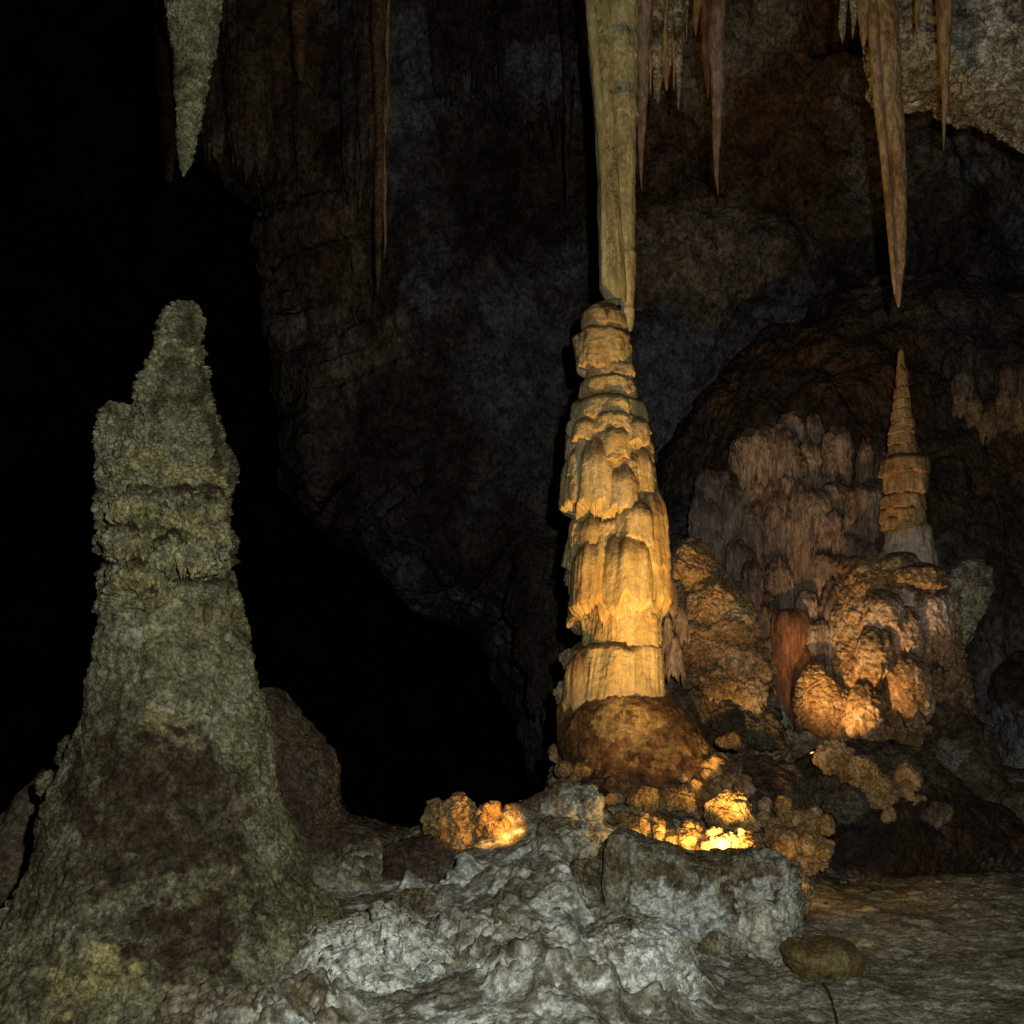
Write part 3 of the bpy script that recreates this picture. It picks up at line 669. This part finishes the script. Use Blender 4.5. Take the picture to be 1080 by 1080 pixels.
stalactite('olive popcorn-covered stalactite hanging at the upper left above the large grey stalagmite',
           [(186, 193, 194), (172, 190, 200), (140, 190, 206), (100, 189, 213), (60, 187, 222), (30, 182, 227), (0, 179, 229)], 6.0, M['olive'], d_popcorn(0.024, 26, 0.012, 6, 0.6), 240, 460)
t = thing('stalactite', 'long tapering tan stalactite pointing down at the candle stalagmite tip', 'stalactite', P(948, 325, 8.4))
revolve('shaft', [(-230, 890, 950), (0, 914, 944), (60, 921, 948), (120, 925, 951), (170, 931, 953), (230, 936, 955), (290, 941, 952), (312, 944, 951), (324, 947.5, 949)], 8.4, M['tan'],
        d_mix(d_streak(0.010, 12, 0.2, 0.018, 4), lambda p: 0.006 * fbm(p, 20, 3)), t, nth=160, nz=560, close_top=False, wob=0.015)
revolve('rib', [(-230, 905, 925), (0, 913, 925), (100, 921, 931), (200, 932, 940), (290, 940, 945), (310, 943, 945)], 8.33, M['tan'], d_streak(0.006, 20, 0.1, 0.006, 5), t, nth=50, nz=300, close_top=False)

small = [
 ('short blunt grey stalactite just left of the long tan one, leftmost of the small group', [(47, 889.5, 890), (30, 886, 893), (18, 885, 893), (0, 888, 895)], 8.3, 'ceil'),
 ('thin tan stalactite between the short grey one and the long tan one', [(42, 899, 899.6), (20, 897, 903), (0, 896, 905)], 8.3, 'ceil'),
 ('stubby brown stalactite touching the left side of the long tan one', [(49, 908, 911), (30, 905, 914), (0, 902, 916)], 8.3, 'tan'),
 ('long thin grey-brown stalactite tapering to a needle right of the central hanging cluster', [(206, 756.5, 757), (170, 753, 759), (120, 751, 761), (60, 748, 763), (0, 746, 766)], 9.8, 'drape'),
 ('slim brown spike clinging to the left of the long grey-brown needle', [(104, 746, 746.6), (80, 743, 749), (40, 741, 750), (0, 739, 752)], 9.9, 'rust'),
 ('grey needle stalactite hugging the right side of the thick central one', [(200, 677, 677.6), (150, 673, 680), (100, 672, 682), (50, 672, 685), (0, 668, 690)], 9.4, 'drape'),
 ('short twin-pointed icicle stalactite in the cluster right of the thick central one', [(112, 694, 694.6), (90, 690, 697), (60, 686, 699), (0, 682, 704)], 9.5, 'ceil'),
 ('short blunt brown icicle in the cluster, between two longer points', [(95, 702, 704), (70, 699, 708), (0, 695, 712)], 9.6, 'tan'),
 ('grey pointed icicle on the right end of the hanging cluster', [(117, 714.6, 715.2), (90, 712, 717), (50, 710, 720), (0, 708, 722)], 9.5, 'ceil'),
 ('tiny dark icicle between the hanging cluster and the long grey-brown needle', [(38, 734, 735), (20, 731, 737), (0, 730, 739)], 9.7, 'tan'),
 ('thin brown stalactite hanging against the pale upper right ceiling rock', [(158, 995, 995.6), (120, 993, 998), (60, 991, 1001), (0, 988, 1004)], 8.3, 'tan'),
 ('very thin dark stalactite at the top, just right of the long tan one', [(42, 969, 969.5), (20, 967, 971), (0, 966, 972)], 8.3, 'tan'),
 ('dim slender brown stalactite hanging alone against the dark wall, ending above the middle', [(310, 398.6, 399.4), (280, 396, 402), (220, 394, 403), (120, 395, 404), (0, 390, 408)], 12.5, 'dark'),
 ('dim thin stalactite companion just right of the slender lone brown one', [(272, 405.5, 406), (240, 404, 407), (150, 403, 408), (0, 401, 412)], 12.6, 'drape'),
 ('dim blunt brown stalactite at the top left of the dark wall', [(84, 314, 319), (60, 310, 321), (0, 306, 324)], 12.4, 'dark'),
 ('faint hanging needle on the dark wall left of the thick central stalactite', [(225, 598, 598.5), (180, 596, 600), (60, 594, 602), (0, 590, 604)], 13.0, 'wall'),
 ('faint grey stalactite at the far left beside the popcorn-covered one', [(190, 172, 182), (100, 166, 190), (0, 158, 196)], 16.0, 'dark'),
]
for (lb, rows, Y, mm) in small:
    stalactite(lb, rows, Y, M[mm], d_mix(d_streak(0.007, 18, 0.25, 0.016, 5), lambda p: 0.004 * fbm(p, 30, 3)), 60, 300)
# knobbly cluster root
t = thing('stalactite_root', 'knobbly brown rock root the short icicle cluster grows from', 'rock', P(698, 60, 9.65))
inflate('root_body', [(668, -120), (668, 20), (676, 52), (690, 62), (702, 58), (716, 40), (722, 15), (728, -120)], 9.65, 0.16, M['mound'], d_popcorn(0.022, 16, 0.03, 4), t, nphi=220, nr=70)
for i, (x, y, w) in enumerate([(686, 100, 5), (690, 104, 4), (700, 80, 6), (706, 78, 5), (711, 95, 4), (683, 70, 6), (718, 60, 5), (724, 44, 4), (676, 66, 6), (695, 74, 6)]):
    revolve('icicle', [(y, x - .3, x + .3), (y - 25, x - w * .35, x + w * .35), (y - 60, x - w * .6, x + w * .6), (-60, x - w, x + w)], 9.5, M['ceil' if i % 2 else 'tan'], d_streak(0.004, 18, 0.25, 0.01, 6), t, nth=30, nz=90, close_top=False, wob=.015)
# dim draperies on the wall, upper left
for i, (lb, L_) in enumerate([
    ('dim wavy curtain of brown rock hanging at the upper left of the dark wall', [(390, 60, 40, 260, 13.8), (376, 110, 34, 180, 13.9), (396, 150, 22, 130, 13.7)]),
    ('dim brown drapery hanging between the popcorn stalactite and the dark wall', [(262, 60, 60, 220, 14.6), (228, 60, 44, 190, 14.8), (322, 110, 30, 160, 14.7)])]):
    t = thing('rock_curtain', lb, 'flowstone', P(L_[0][0], 200, 12.3))
    for j, (x, y, w, h, Y) in enumerate(L_):
        tier('fold', y - h * .9, y + h * .5, (x - w * .6, x + w * .6), (x - w * .36, x + w * .36), Y, M['wall'], t, hem=0.10, flute=0.16, ffreq=9, dome=0.1, seed=i * 9 + j * 3.3, taper=0.1)
t = thing('rock_curtain', 'pale grey knobbly drapery high on the dark wall left of the thick central stalactite', 'flowstone', P(560, 110, 14.0))
for j, (x, y, w, h) in enumerate([(575, 40, 60, 150), (545, 70, 50, 90), (590, 90, 36, 90), (560, 105, 44, 50), (500, 40, 60, 120), (470, 60, 40, 90)]):
    tier('fold', y - h * .9, y + h * .45, (x - w * .5, x + w * .5), (x - w * .4, x + w * .4), 14.2 - .1 * (j % 3), M['wall'], t, hem=0.3, flute=0.14, ffreq=7, dome=0.1, seed=j * 3.3 + 70, taper=0.3, rough=.03,
         pale=[(570, 70, 13.8, .5, .5, .9)])
t = thing('flowstone_drapery', 'very dim stacked drapery on the dark wall just left of the golden column', 'flowstone', P(562, 720, 14.2))
for j, (x, y, w, h) in enumerate([(566, 590, 50, 50), (562, 625, 56, 60), (568, 665, 52, 80), (578, 700, 44, 90)]):
    tier('fold', y - h * .45, y + h * .55, (x - w * .4, x + w * .4), (x - w * .5, x + w * .5), 14.2, M['wall'], t, hem=0.2, flute=0.12, ffreq=8, dome=0.4, dometop=.2, seed=j * 3.3 + 80, rough=.03)
# big dim root block the central group hangs from is the ceiling itself
# ------------------------------------------------------------------ large left stalagmite
YL = 5.95
t = thing('stalagmite', 'massive grey-green popcorn-covered stalagmite with a notched shoulder, filling the left side', 'stalagmite', P(170, 1080, YL))
stn = [(190, 1010, 4.9, .5, .22, .9), (150, 880, 5.2, .5, .35, .9), (60, 980, 5.0, .2, .2, .6), (140, 830, 5.35, .50, .30, .95), (240, 900, 5.05, .45, .30, .95), (130, 760, 5.55, .35, .15, .6), (250, 1000, 4.85, .26, .40, .95), (60, 900, 5.35, .25, .5, .5), (120, 960, 4.95, .3, .16, .6), (290, 905, 5.15, .25, .15, .8), (190, 1075, 4.75, .3, .12, .8)]
revolve('lower_cone', [(600, 130, 228), (640, 120, 243), (700, 114, 260), (760, 96, 273), (820, 76, 284), (880, 58, 298), (940, 34, 326), (1000, 0, 358), (1060, -40, 400), (1120, -80, 440), (1200, -140, 500)], YL, M['olive'],
        d_mix(lambda p: 0.07 * fbm(p, 2.2, 5, .6) + 0.045 * pop(p, 7) * ss(-0.2, 0.3, fbm(p, 1.7, 3, off=2)) + 0.014 * pop(p, 22) + 0.02 * ridged(p * np.array((1, 1, .35)), 5, 3) + 0.012 * ridged(p, 10, 4) + RNG.normal(size=len(p)) * 0.002), t, nth=720, nz=620, stain_shade=stn,
        pale=[(95, 1035, 5.0, .26, .12, .85), (60, 1070, 4.75, .25, .08, .8), (185, 760, 5.45, .12, .10, .5), (275, 790, 5.55, .08, .18, .5), (200, 640, 5.65, .3, .2, .2)])
for i, (a_, b_, tt, bb) in enumerate([(500, 534, (122, 232), (120, 226)), (516, 556, (110, 236), (112, 234)), (542, 570, (116, 238), (116, 236)), (556, 590, (108, 242), (112, 240)),
                                   (578, 604, (116, 240), (118, 238)), (592, 622, (112, 242), (114, 240)), (612, 646, (110, 244), (108, 246))]):
    tier('banded_ledge', a_, b_, tt, bb, YL + (0.03 if i % 2 else -0.03), M['olive'], t, hem=0.5, top=0.55, flute=0.09, ffreq=8, dome=0.5, dometop=0.72, under=0.7, seed=i * 4.4, rough=0.03, dirt_crease=0.85, nth=460, nz=90,
         pale=[(150 + 30 * (i % 3), a_ + 24, 5.45, .20, .05, 1.0), (225, a_ + 20, 5.6, .12, .04, .8)])
for i, (x1, x2, a_, b_, dy) in enumerate([(118, 176, 518, 552, -.36), (168, 236, 512, 560, -.34), (112, 170, 552, 590, -.38), (160, 226, 566, 604, -.42), (186, 242, 538, 578, -.34), (116, 190, 590, 628, -.34), (120, 150, 500, 530, -.3)]):
    tier('lobe', a_, b_, (x1 + 5, x2 - 3), (x1, x2), YL + dy * .8, M['olive'], t, hem=0.5, hemf=.4, top=0.5, flute=0.10, ffreq=9, dome=0.35, dometop=0.45, seed=i * 5.1 + 160, under=0.6, dirt_crease=0.9, rough=.035, pale=[((x1 + x2) / 2, (a_ + b_) / 2 + 8, YL + dy, .2, .08, .8)])
revolve('popcorn_spire', [(319, 192, 198), (325, 184, 203), (338, 178, 205), (360, 172, 205), (395, 161, 210), (430, 153, 218), (465, 137, 230), (490, 118, 243), (502, 118, 238), (530, 124, 228)], YL, M['olive'],
        d_popcorn(0.045, 19, 0.05, 4, 0.7), t, nth=460, nz=420, pale=[(180, 372, 5.75, .3, .03, .7), (200, 500, 5.55, .5, .05, .8)])
revolve('shoulder_knob', [(430, 118, 136), (440, 109, 142), (470, 106, 150), (500, 108, 156), (530, 112, 160)], YL - 0.05, M['olive'], d_popcorn(0.03, 21, 0.02, 5, 0.7), t, nth=220, nz=130)
nug('knob', 75, 792, 12, 16, 6.15, M['olive'], t, sc=20, amp=0.02, seed=5)
nug('knob', 56, 830, 14, 14, 6.25, M['olive'], t, sc=20, amp=0.02, seed=6)

t = inflate('rock_mound', [(225, 900), (240, 800), (262, 735), (285, 725), (305, 748), (325, 775), (348, 800), (352, 850), (370, 872), (420, 878), (452, 900), (460, 950), (300, 980)], 8.0, 0.5, M['dark'],
            d_popcorn(0.035, 14, 0.05, 3), nphi=420, nr=140, c=(310, 870), tilt=0.1)
tag(t, 'dark popcorn-covered rubble heap half hidden behind the right side of the massive left stalagmite', 'rock')
t = inflate('rock_mound', [(-60, 900), (-20, 880), (30, 850), (60, 800), (100, 820), (120, 1000), (20, 1090), (-100, 1090)], 7.6, 0.5, M['dark'],
            d_popcorn(0.03, 12, 0.06, 3), nphi=200, nr=80)
tag(t, 'dark low rock at the left edge behind the massive stalagmite', 'rock')
t = inflate('boulder', [(395, 925), (410, 895), (450, 885), (500, 905), (510, 960), (440, 975), (390, 960)], 7.4, 0.3, M['dark'], d_popcorn(0.035, 13, 0.05, 3), nphi=240, nr=80, pale=[(490, 930, 7, .2, .1, .6)])
tag(t, 'dark rubbly rock in front of the left orange-lit nuggets', 'rock')

# ------------------------------------------------------------------ orange-lit pair of nuggets at the pit edge
nug('coral_nugget', 482, 874, 27, 30, 7.55, M['gold'], sc=15, amp=0.035, seed=21, label='larger brown-orange coral nugget at the pit edge, left one of the lit pair', p=2.2)
nug('coral_nugget', 520, 876, 17, 27, 7.5, M['gold'], sc=15, amp=0.03, seed=22, label='bright orange coral nugget at the pit edge, right one of the lit pair', p=2.2)
nug('coral_nugget', 462, 872, 14, 22, 7.62, M['mound'], sc=15, amp=0.03, seed=28, label='dim grey-brown nugget leaning on the left of the orange pair')

# ------------------------------------------------------------------ foreground rocks
t = thing('rock_block', 'olive-tan crusted rock block in the right foreground hiding the floodlight', 'rock', P(740, 1020, 6.6))
inflate('block_body', [(640, 900), (655, 878), (700, 892), (735, 908), (775, 905), (810, 900), (832, 915), (840, 950), (838, 990), (822, 1012), (780, 1018), (700, 1015), (650, 1010), (632, 960)], 6.48, 0.26, M['block'],
        d_mix(d_rock(0.05, 2.5, 0.02, 6, 0, 20), d_popcorn(0.018, 20, 0.02, 4)), t, nphi=520, nr=150, p=4, c=(740, 960),
        stain_shade=[(742, 925, 6.4, .16, .10, .9), (785, 955, 6.4, .09, .28, 1.0), (700, 910, 6.4, .2, .06, .5)],
        pale=[(705, 960, 6.25, .30, .17, 1.1), (815, 960, 6.25, .13, .25, .7)])
revolve('rib', [(880, 642, 660), (900, 638, 664), (935, 636, 664), (965, 638, 662), (975, 640, 655)], 6.15, M['block'], d_rock(0.02, 4, 0.01, 10, 0.004, 40), t, nth=120, nz=110)
nug('knob', 752, 1000, 18, 16, 6.2, M['block'], t, sc=18, amp=0.015, seed=31)
nug('knob', 808, 985, 28, 28, 6.2, M['white'], t, sc=14, amp=0.02, seed=32)
nug('knob', 655, 975, 20, 20, 6.1, M['block'], t, sc=18, amp=0.02, seed=33)
t = inflate('boulder', ellipse(668, 1022, 64, 52, 24, 0.05, 3), 5.62, 0.32, M['white'], d_mix(d_popcorn(0.022, 13, 0.04, 4, 0.5)), nphi=420, nr=130,
            stain_shade=[(655, 985, 5.6, .14, .10, .9), (630, 1040, 5.6, .08, .08, .6)], pale=[(690, 1030, 5.35, .25, .25, 1.1)])
tag(t, 'round white crusty boulder at the bottom right of centre', 'rock')
t = inflate('boulder', [(330, 1000), (350, 985), (400, 960), (425, 965), (450, 1000), (500, 1030), (520, 1100), (400, 1140), (300, 1120), (310, 1040)], 5.6, 0.3, M['white'],
            d_mix(d_popcorn(0.038, 12, 0.09, 3, 0.7)), nphi=420, nr=140, c=(410, 1050), ragged=0.14, stain_shade=[(470, 1050, 5.2, .1, .1, .7), (350, 1020, 5.2, .08, .05, .6), (400, 1000, 5.2, .1, .04, .7)], pale=[(400, 1030, 5.2, .4, .2, .8)])
tag(t, 'bright white cauliflower-textured boulder at the bottom left of centre', 'rock')
rb = random.Random(12)
RK = [('dark brown crusted lump in the middle of the pale foreground crust', 480, 985, 26, 18, 6.35, 'block'), ('brown crusted lump between the white boulders, low in the foreground', 530, 1018, 26, 18, 6.0, 'block'),
      ('low brown knob with dark top, left of the round white boulder', 585, 1040, 24, 16, 5.8, 'block'),
      ('greenish lump on the crust under the orange pair', 545, 945, 30, 18, 6.8, 'block'), ('mottled grey lump below the foot of the central column', 600, 900, 34, 22, 7.1, 'white'),
      ('pale ragged stone on the crest of the mound left of the column foot', 590, 856, 14, 11, 7.6, 'white'), ('pale knobbly crest stone just right of the ragged one', 618, 848, 16, 12, 7.6, 'white'),
      ('olive lump on the mound crest between the orange pair and the column', 588, 878, 16, 12, 7.3, 'block'), ('brown-green stone half sunk in the slope below the column', 625, 930, 26, 18, 6.8, 'block'),
      ('flat olive stone at the left end of the pale crust', 445, 960, 30, 16, 6.7, 'block'), ('small white lump at the bottom edge, centre', 560, 1072, 28, 16, 5.5, 'white'),
      ('grey-brown lump on the slope right of the dark rubble', 500, 940, 24, 16, 7.0, 'block')]
for i, (lb, x, y, rx, ry, Y, mm) in enumerate(RK):
    nug('crusted_stone', x, y, rx, ry, Y - 0.22, M[mm], sc=13, amp=0.045, seed=100 + i, label=lb)

# lamplit nuggets behind the block
G = [('big bright golden coral nugget, brightest rock beside the floodlight', 772, 862, 29, 23, 7.72, .011, 'gold'),
     ('blazing yellow-white coral lump right at the hidden floodlight, lowest of all', 764, 894, 18, 12, 7.24, .010, 'gold'),
     ('orange coral lump directly under the big bright nugget', 786, 888, 16, 8, 7.5, .02, 'gold'),
     ('round orange nugget above the left end of the glowing row', 680, 846, 12, 14, 7.9, .022, 'gold'),
     ('golden nugget at the left end of the glowing row', 678, 872, 13, 10, 7.5, .022, 'gold'),
     ('glowing yellow nugget left of the middle of the row', 706, 888, 14, 12, 7.35, .022, 'gold'),
     ('small glowing orange lump between the yellow nugget and the blazing one', 732, 893, 14, 9, 7.3, .02, 'gold'),
     ('small orange pebble isolated at the left by the crest', 644, 843, 6, 6, 7.8, .012, 'gold'),
     ('dim brown nugget behind the glowing row, right of the round orange one', 716, 842, 15, 9, 8.0, .02, 'gold'),
     ('tiny pale nugget in the shade above the glowing row', 726, 874, 8, 7, 7.7, .015, 'gold'),
     ('reddish-orange coral cluster upslope below the coral slope', 758, 816, 20, 13, 8.5, .03, 'gold'),
     ('small red-brown knob right of the reddish coral cluster', 783, 830, 7, 7, 8.3, .012, 'mound'),
     ('upright orange finger of coral right of the big bright nugget', 827, 856, 8, 14, 8.1, .015, 'gold'),
     ('smooth blurred orange hump below the upright coral finger', 827, 892, 14, 20, 7.9, .006, 'gold'),
     ('ragged orange coral tuft right of the smooth hump', 850, 876, 13, 16, 8.2, .03, 'gold'),
     ('low brown-orange hump at the edge of the dark ridge', 856, 900, 20, 16, 8.1, .02, 'mound'),
     ('narrow orange tongue of rock running onto the floor right of the block', 842, 942, 9, 18, 7.25, .01, 'mound')]
for i, (lb, x, y, rx, ry, Y, am, mm) in enumerate(G):
    nug('coral_nugget', x, y, rx, ry, Y + 0.12, M[mm], sc=17 if am < .025 else 12, amp=am * 1.5, seed=200 + i, label=lb)
t = thing('rock_shelf', 'dark rocky shelf at the foot of the column with glowing nuggets resting on it', 'rock', P(750, 900, 8.6))
inflate('shelf_body', [(640, 850), (660, 828), (720, 815), (800, 805), (850, 815), (860, 850), (840, 900), (790, 925), (700, 915), (650, 890)], 8.75, 0.35, M['dark'],
            d_mix(d_rock(0.08, 2, 0.03, 5, 0.01, 25), d_popcorn(0.025, 15, 0, 3)), t, nphi=340, nr=110, c=(750, 865), tilt=0.8)
rs = random.Random(77)
for i in range(46):
    x = rs.uniform(655, 800); yb = 874 + 16 * (x - 655) / 110 if x < 765 else 892 - (x - 765) * .1
    y = yb + rs.uniform(-12, 6); r = rs.uniform(3.5, 8)
    nug('nodule', x, y, r, r * rs.uniform(.7, 1.2), 7.40 + rs.uniform(-.08, .12) + (880 - y) * .012, M['gold'], t, sc=26, amp=0.016, seed=400 + i)
for i in range(14):
    x = rs.uniform(805, 875); y = rs.uniform(846, 905); r = rs.uniform(4, 9)
    nug('nodule', x, y, r, r * rs.uniform(.8, 1.5), 8.1 + (880 - y) * .008, M['gold' if i % 2 else 'mound'], t, sc=24, amp=0.018, seed=460 + i)
for i in range(16):
    x = rs.uniform(645, 800); y = rs.uniform(812, 858); r = rs.uniform(3, 7)
    nug('nodule', x, y, r, r, 8.25 + (850 - y) * .01, M['mound' if i % 3 else 'gold'], t, sc=24, amp=0.015, seed=480 + i)
# dark ridge right
t = thing('rock_ridge', 'long dark brown ridge in shadow between the pale floor and the coral mound', 'rock', P(950, 910, 9.3))
inflate('ridge_body', [(830, 880), (838, 830), (870, 805), (920, 795), (970, 800), (1010, 830), (1050, 860), (1072, 885), (1040, 905), (980, 915), (910, 925), (860, 930)], 9.3, 0.6, M['dark'],
        d_mix(d_rock(0.14, 1.7, 0.06, 4, 0.015, 22), d_popcorn(0.03, 13, 0.0, 3)), t, nphi=460, nr=140, c=(940, 865), tilt=0.6,
        stain_shade=[(960, 880, 8.8, 1.2, .35, 1.0)])  # dark patch paints the ridge's shadow into its colour
for i, (x, y, rx, ry, mm) in enumerate([(905, 818, 20, 13, 'gold'), (925, 835, 16, 16, 'gold'), (955, 828, 12, 18, 'mound'), (880, 800, 18, 14, 'mound'), (940, 860, 8, 6, 'mound'), (966, 850, 8, 8, 'mound'), (895, 850, 20, 16, 'dark'), (985, 860, 16, 12, 'dark')]):
    nug('nodule_cluster', x, y, rx, ry, 9.35 - (y - 800) * 0.004 - 0.35, M[mm], t, sc=15, amp=0.03, seed=300 + i)
t = inflate('rock_ridge', [(1020, 900), (1050, 840), (1120, 820), (1250, 800), (1300, 900), (1200, 950), (1080, 920)], 10.2, 0.6, M['dark'], d_rock(0.14, 1.7, 0.06, 4, 0.015, 22), nphi=240, nr=80)
tag(t, 'dark rock bank running off the right edge behind the pale floor', 'rock')

# ------------------------------------------------------------------ flat slab on its stub, lead and small lamp on the floor
t = thing('rock_slab', 'flat brown lobed slab resting on a stub on the pale floor', 'rock', P(862, 1043, 6.05))
inflate('slab_top', [(826, 1002), (836, 994), (856, 996), (870, 991), (890, 993), (903, 1000), (909, 1012), (906, 1024), (893, 1032), (878, 1032), (862, 1026), (846, 1032), (834, 1020)], 5.95, 0.16, M['slab'],
        d_rock(0.02, 5, 0.01, 10, 0.004, 40), t, nphi=240, nr=80, p=3, ragged=0.03)
revolve('stub', [(1018, 850, 868), (1030, 848, 868), (1040, 849, 868), (1050, 850, 866)], 5.85, M['slab'], d_rock(0.012, 6, 0.006, 12, 0.003, 40), t, nth=90, nz=50)
def tube(name, pts, r, m, parent=None, label=None, cat=None):
    cu = bpy.data.curves.new(name, 'CURVE'); cu.dimensions = '3D'; sp = cu.splines.new('NURBS')
    sp.points.add(len(pts) - 1)
    for i, q in enumerate(pts): sp.points[i].co = (*[float(c) for c in q], 1)
    sp.use_endpoint_u = True; sp.order_u = 3
    cu.bevel_depth = r; cu.bevel_resolution = 3; cu.resolution_u = 8
    tmp = bpy.data.objects.new('tmp', cu); COL.objects.link(tmp)
    me = bpy.data.meshes.new_from_object(tmp); bpy.data.objects.remove(tmp)
    o0 = Vector(parent.location) if parent else Vector([float(c) for c in pts[-1]])
    me.transform(__import__('mathutils').Matrix.Translation(-o0))
    me.materials.clear(); me.materials.append(m)
    for pl in me.polygons: pl.use_smooth = True
    ob = bpy.data.objects.new(name, me); COL.objects.link(ob)
    if parent: ob.parent = parent
    else: ob.location = o0
    if label: tag(ob, label, cat)
    return ob
def fl(px, py, lift=0.012):
    """point on the floor under a pixel"""
    for Y in np.arange(4.2, 9.5, 0.02):
        q = P(px, py, Y); z = floor_z(np.array([q[0]]), np.array([Y]))[0][0]
        if q[2] <= z + lift: return np.array((q[0], Y, z + lift))
    return P(px, py, 6)
tube('cable', [fl(868, 1038, .02), fl(873, 1046, .02), fl(877, 1055, .02), fl(880, 1066, .02), fl(883, 1078, .02), fl(884, 1095, .02)], 0.0055, M['black'], None, 'thin black cable snaking from under the brown slab to the bottom edge', 'cable')
tube('cable', [P(838, 940, 6.75), P(841, 955, 6.65), P(844, 968, 6.55), P(843, 984, 6.5), P(838, 996, 6.45)], 0.006, M['black'], None, 'short black cable running down the right side of the olive-tan block', 'cable')
t = thing('cable_clip', 'small black cable box against the lower right side of the olive-tan block', 'cable box', P(844, 976, 6.5))
import bmesh
def boxm(name, c, s, m, parent, rot=0.3):
    bm = bmesh.new(); bmesh.ops.create_cube(bm, size=1)
    for vv in bm.verts: vv.co = Vector((vv.co.x * s[0], vv.co.y * s[1], vv.co.z * s[2]))
    bmesh.ops.bevel(bm, geom=bm.edges[:], offset=min(s) * 0.2, segments=2, affect='EDGES')
    me = bpy.data.meshes.new(name); bm.to_mesh(me); bm.free(); me.materials.append(m)
    ob = bpy.data.objects.new(name, me); COL.objects.link(ob); ob.parent = parent
    ob.location = Vector([float(q) for q in c]) - parent.location; ob.rotation_euler = (0.2, rot, 0.3); return ob
boxm('housing', P(844, 972, 6.5), (0.045, 0.04, 0.05), M['black'], t)
boxm('lid', P(845, 967, 6.49), (0.05, 0.045, 0.012), M['black'], t)

# grit scattered on the floor and at the foot of the crust
def grit():
    r_ = np.random.RandomState(5); n = 420
    x = r_.uniform(-0.4, 4.2, n); y = r_.uniform(4.6, 9.0, n)
    foot = r_.rand(n) < .5
    x[foot] = 0.75 + 0.42 * (y[foot] - 5.2) + r_.normal(size=foot.sum()) * .25
    z = floor_z(x, y)[0]
    th = np.linspace(0, 2 * math.pi, 7, endpoint=False)
    V_, F_ = [], []
    for i in range(n):
        s_ = 0.006 + 0.022 * r_.rand() ** 3; b = len(V_) * 0 + i * 23
        pts = [(0, 0, .8)] + [(math.cos(a) * .7, math.sin(a) * .7, .55) for a in th] + [(math.cos(a), math.sin(a), 0) for a in th] + [(math.cos(a) * .7, math.sin(a) * .7, -.5) for a in th] + [(0, 0, -.6)]
        for q in pts:
            j = 1 + .3 * r_.randn() * .6
            V_.append((x[i] + q[0] * s_ * 1.3 * j, y[i] + q[1] * s_ * j, z[i] + 0.012 + q[2] * s_ * j))
        for k in range(7):
            k2 = (k + 1) % 7
            F_ += [(b, b + 1 + k, b + 1 + k2, b + 1 + k2), (b + 1 + k, b + 8 + k, b + 8 + k2, b + 1 + k2), (b + 8 + k, b + 15 + k, b + 15 + k2, b + 8 + k2), (b + 15 + k, b + 22, b + 22, b + 15 + k2)]
    import bmesh as bm_
    me = bpy.data.meshes.new('grit'); me.from_pydata(V_, [], [tuple(dict.fromkeys(f)) for f in F_]); me.update()
    me.materials.append(M['block'])
    o = bpy.data.objects.new('grit', me); COL.objects.link(o); o['kind'] = 'stuff'
    tag(o, 'loose grit and small stones scattered over the pale floor', 'grit')
grit()
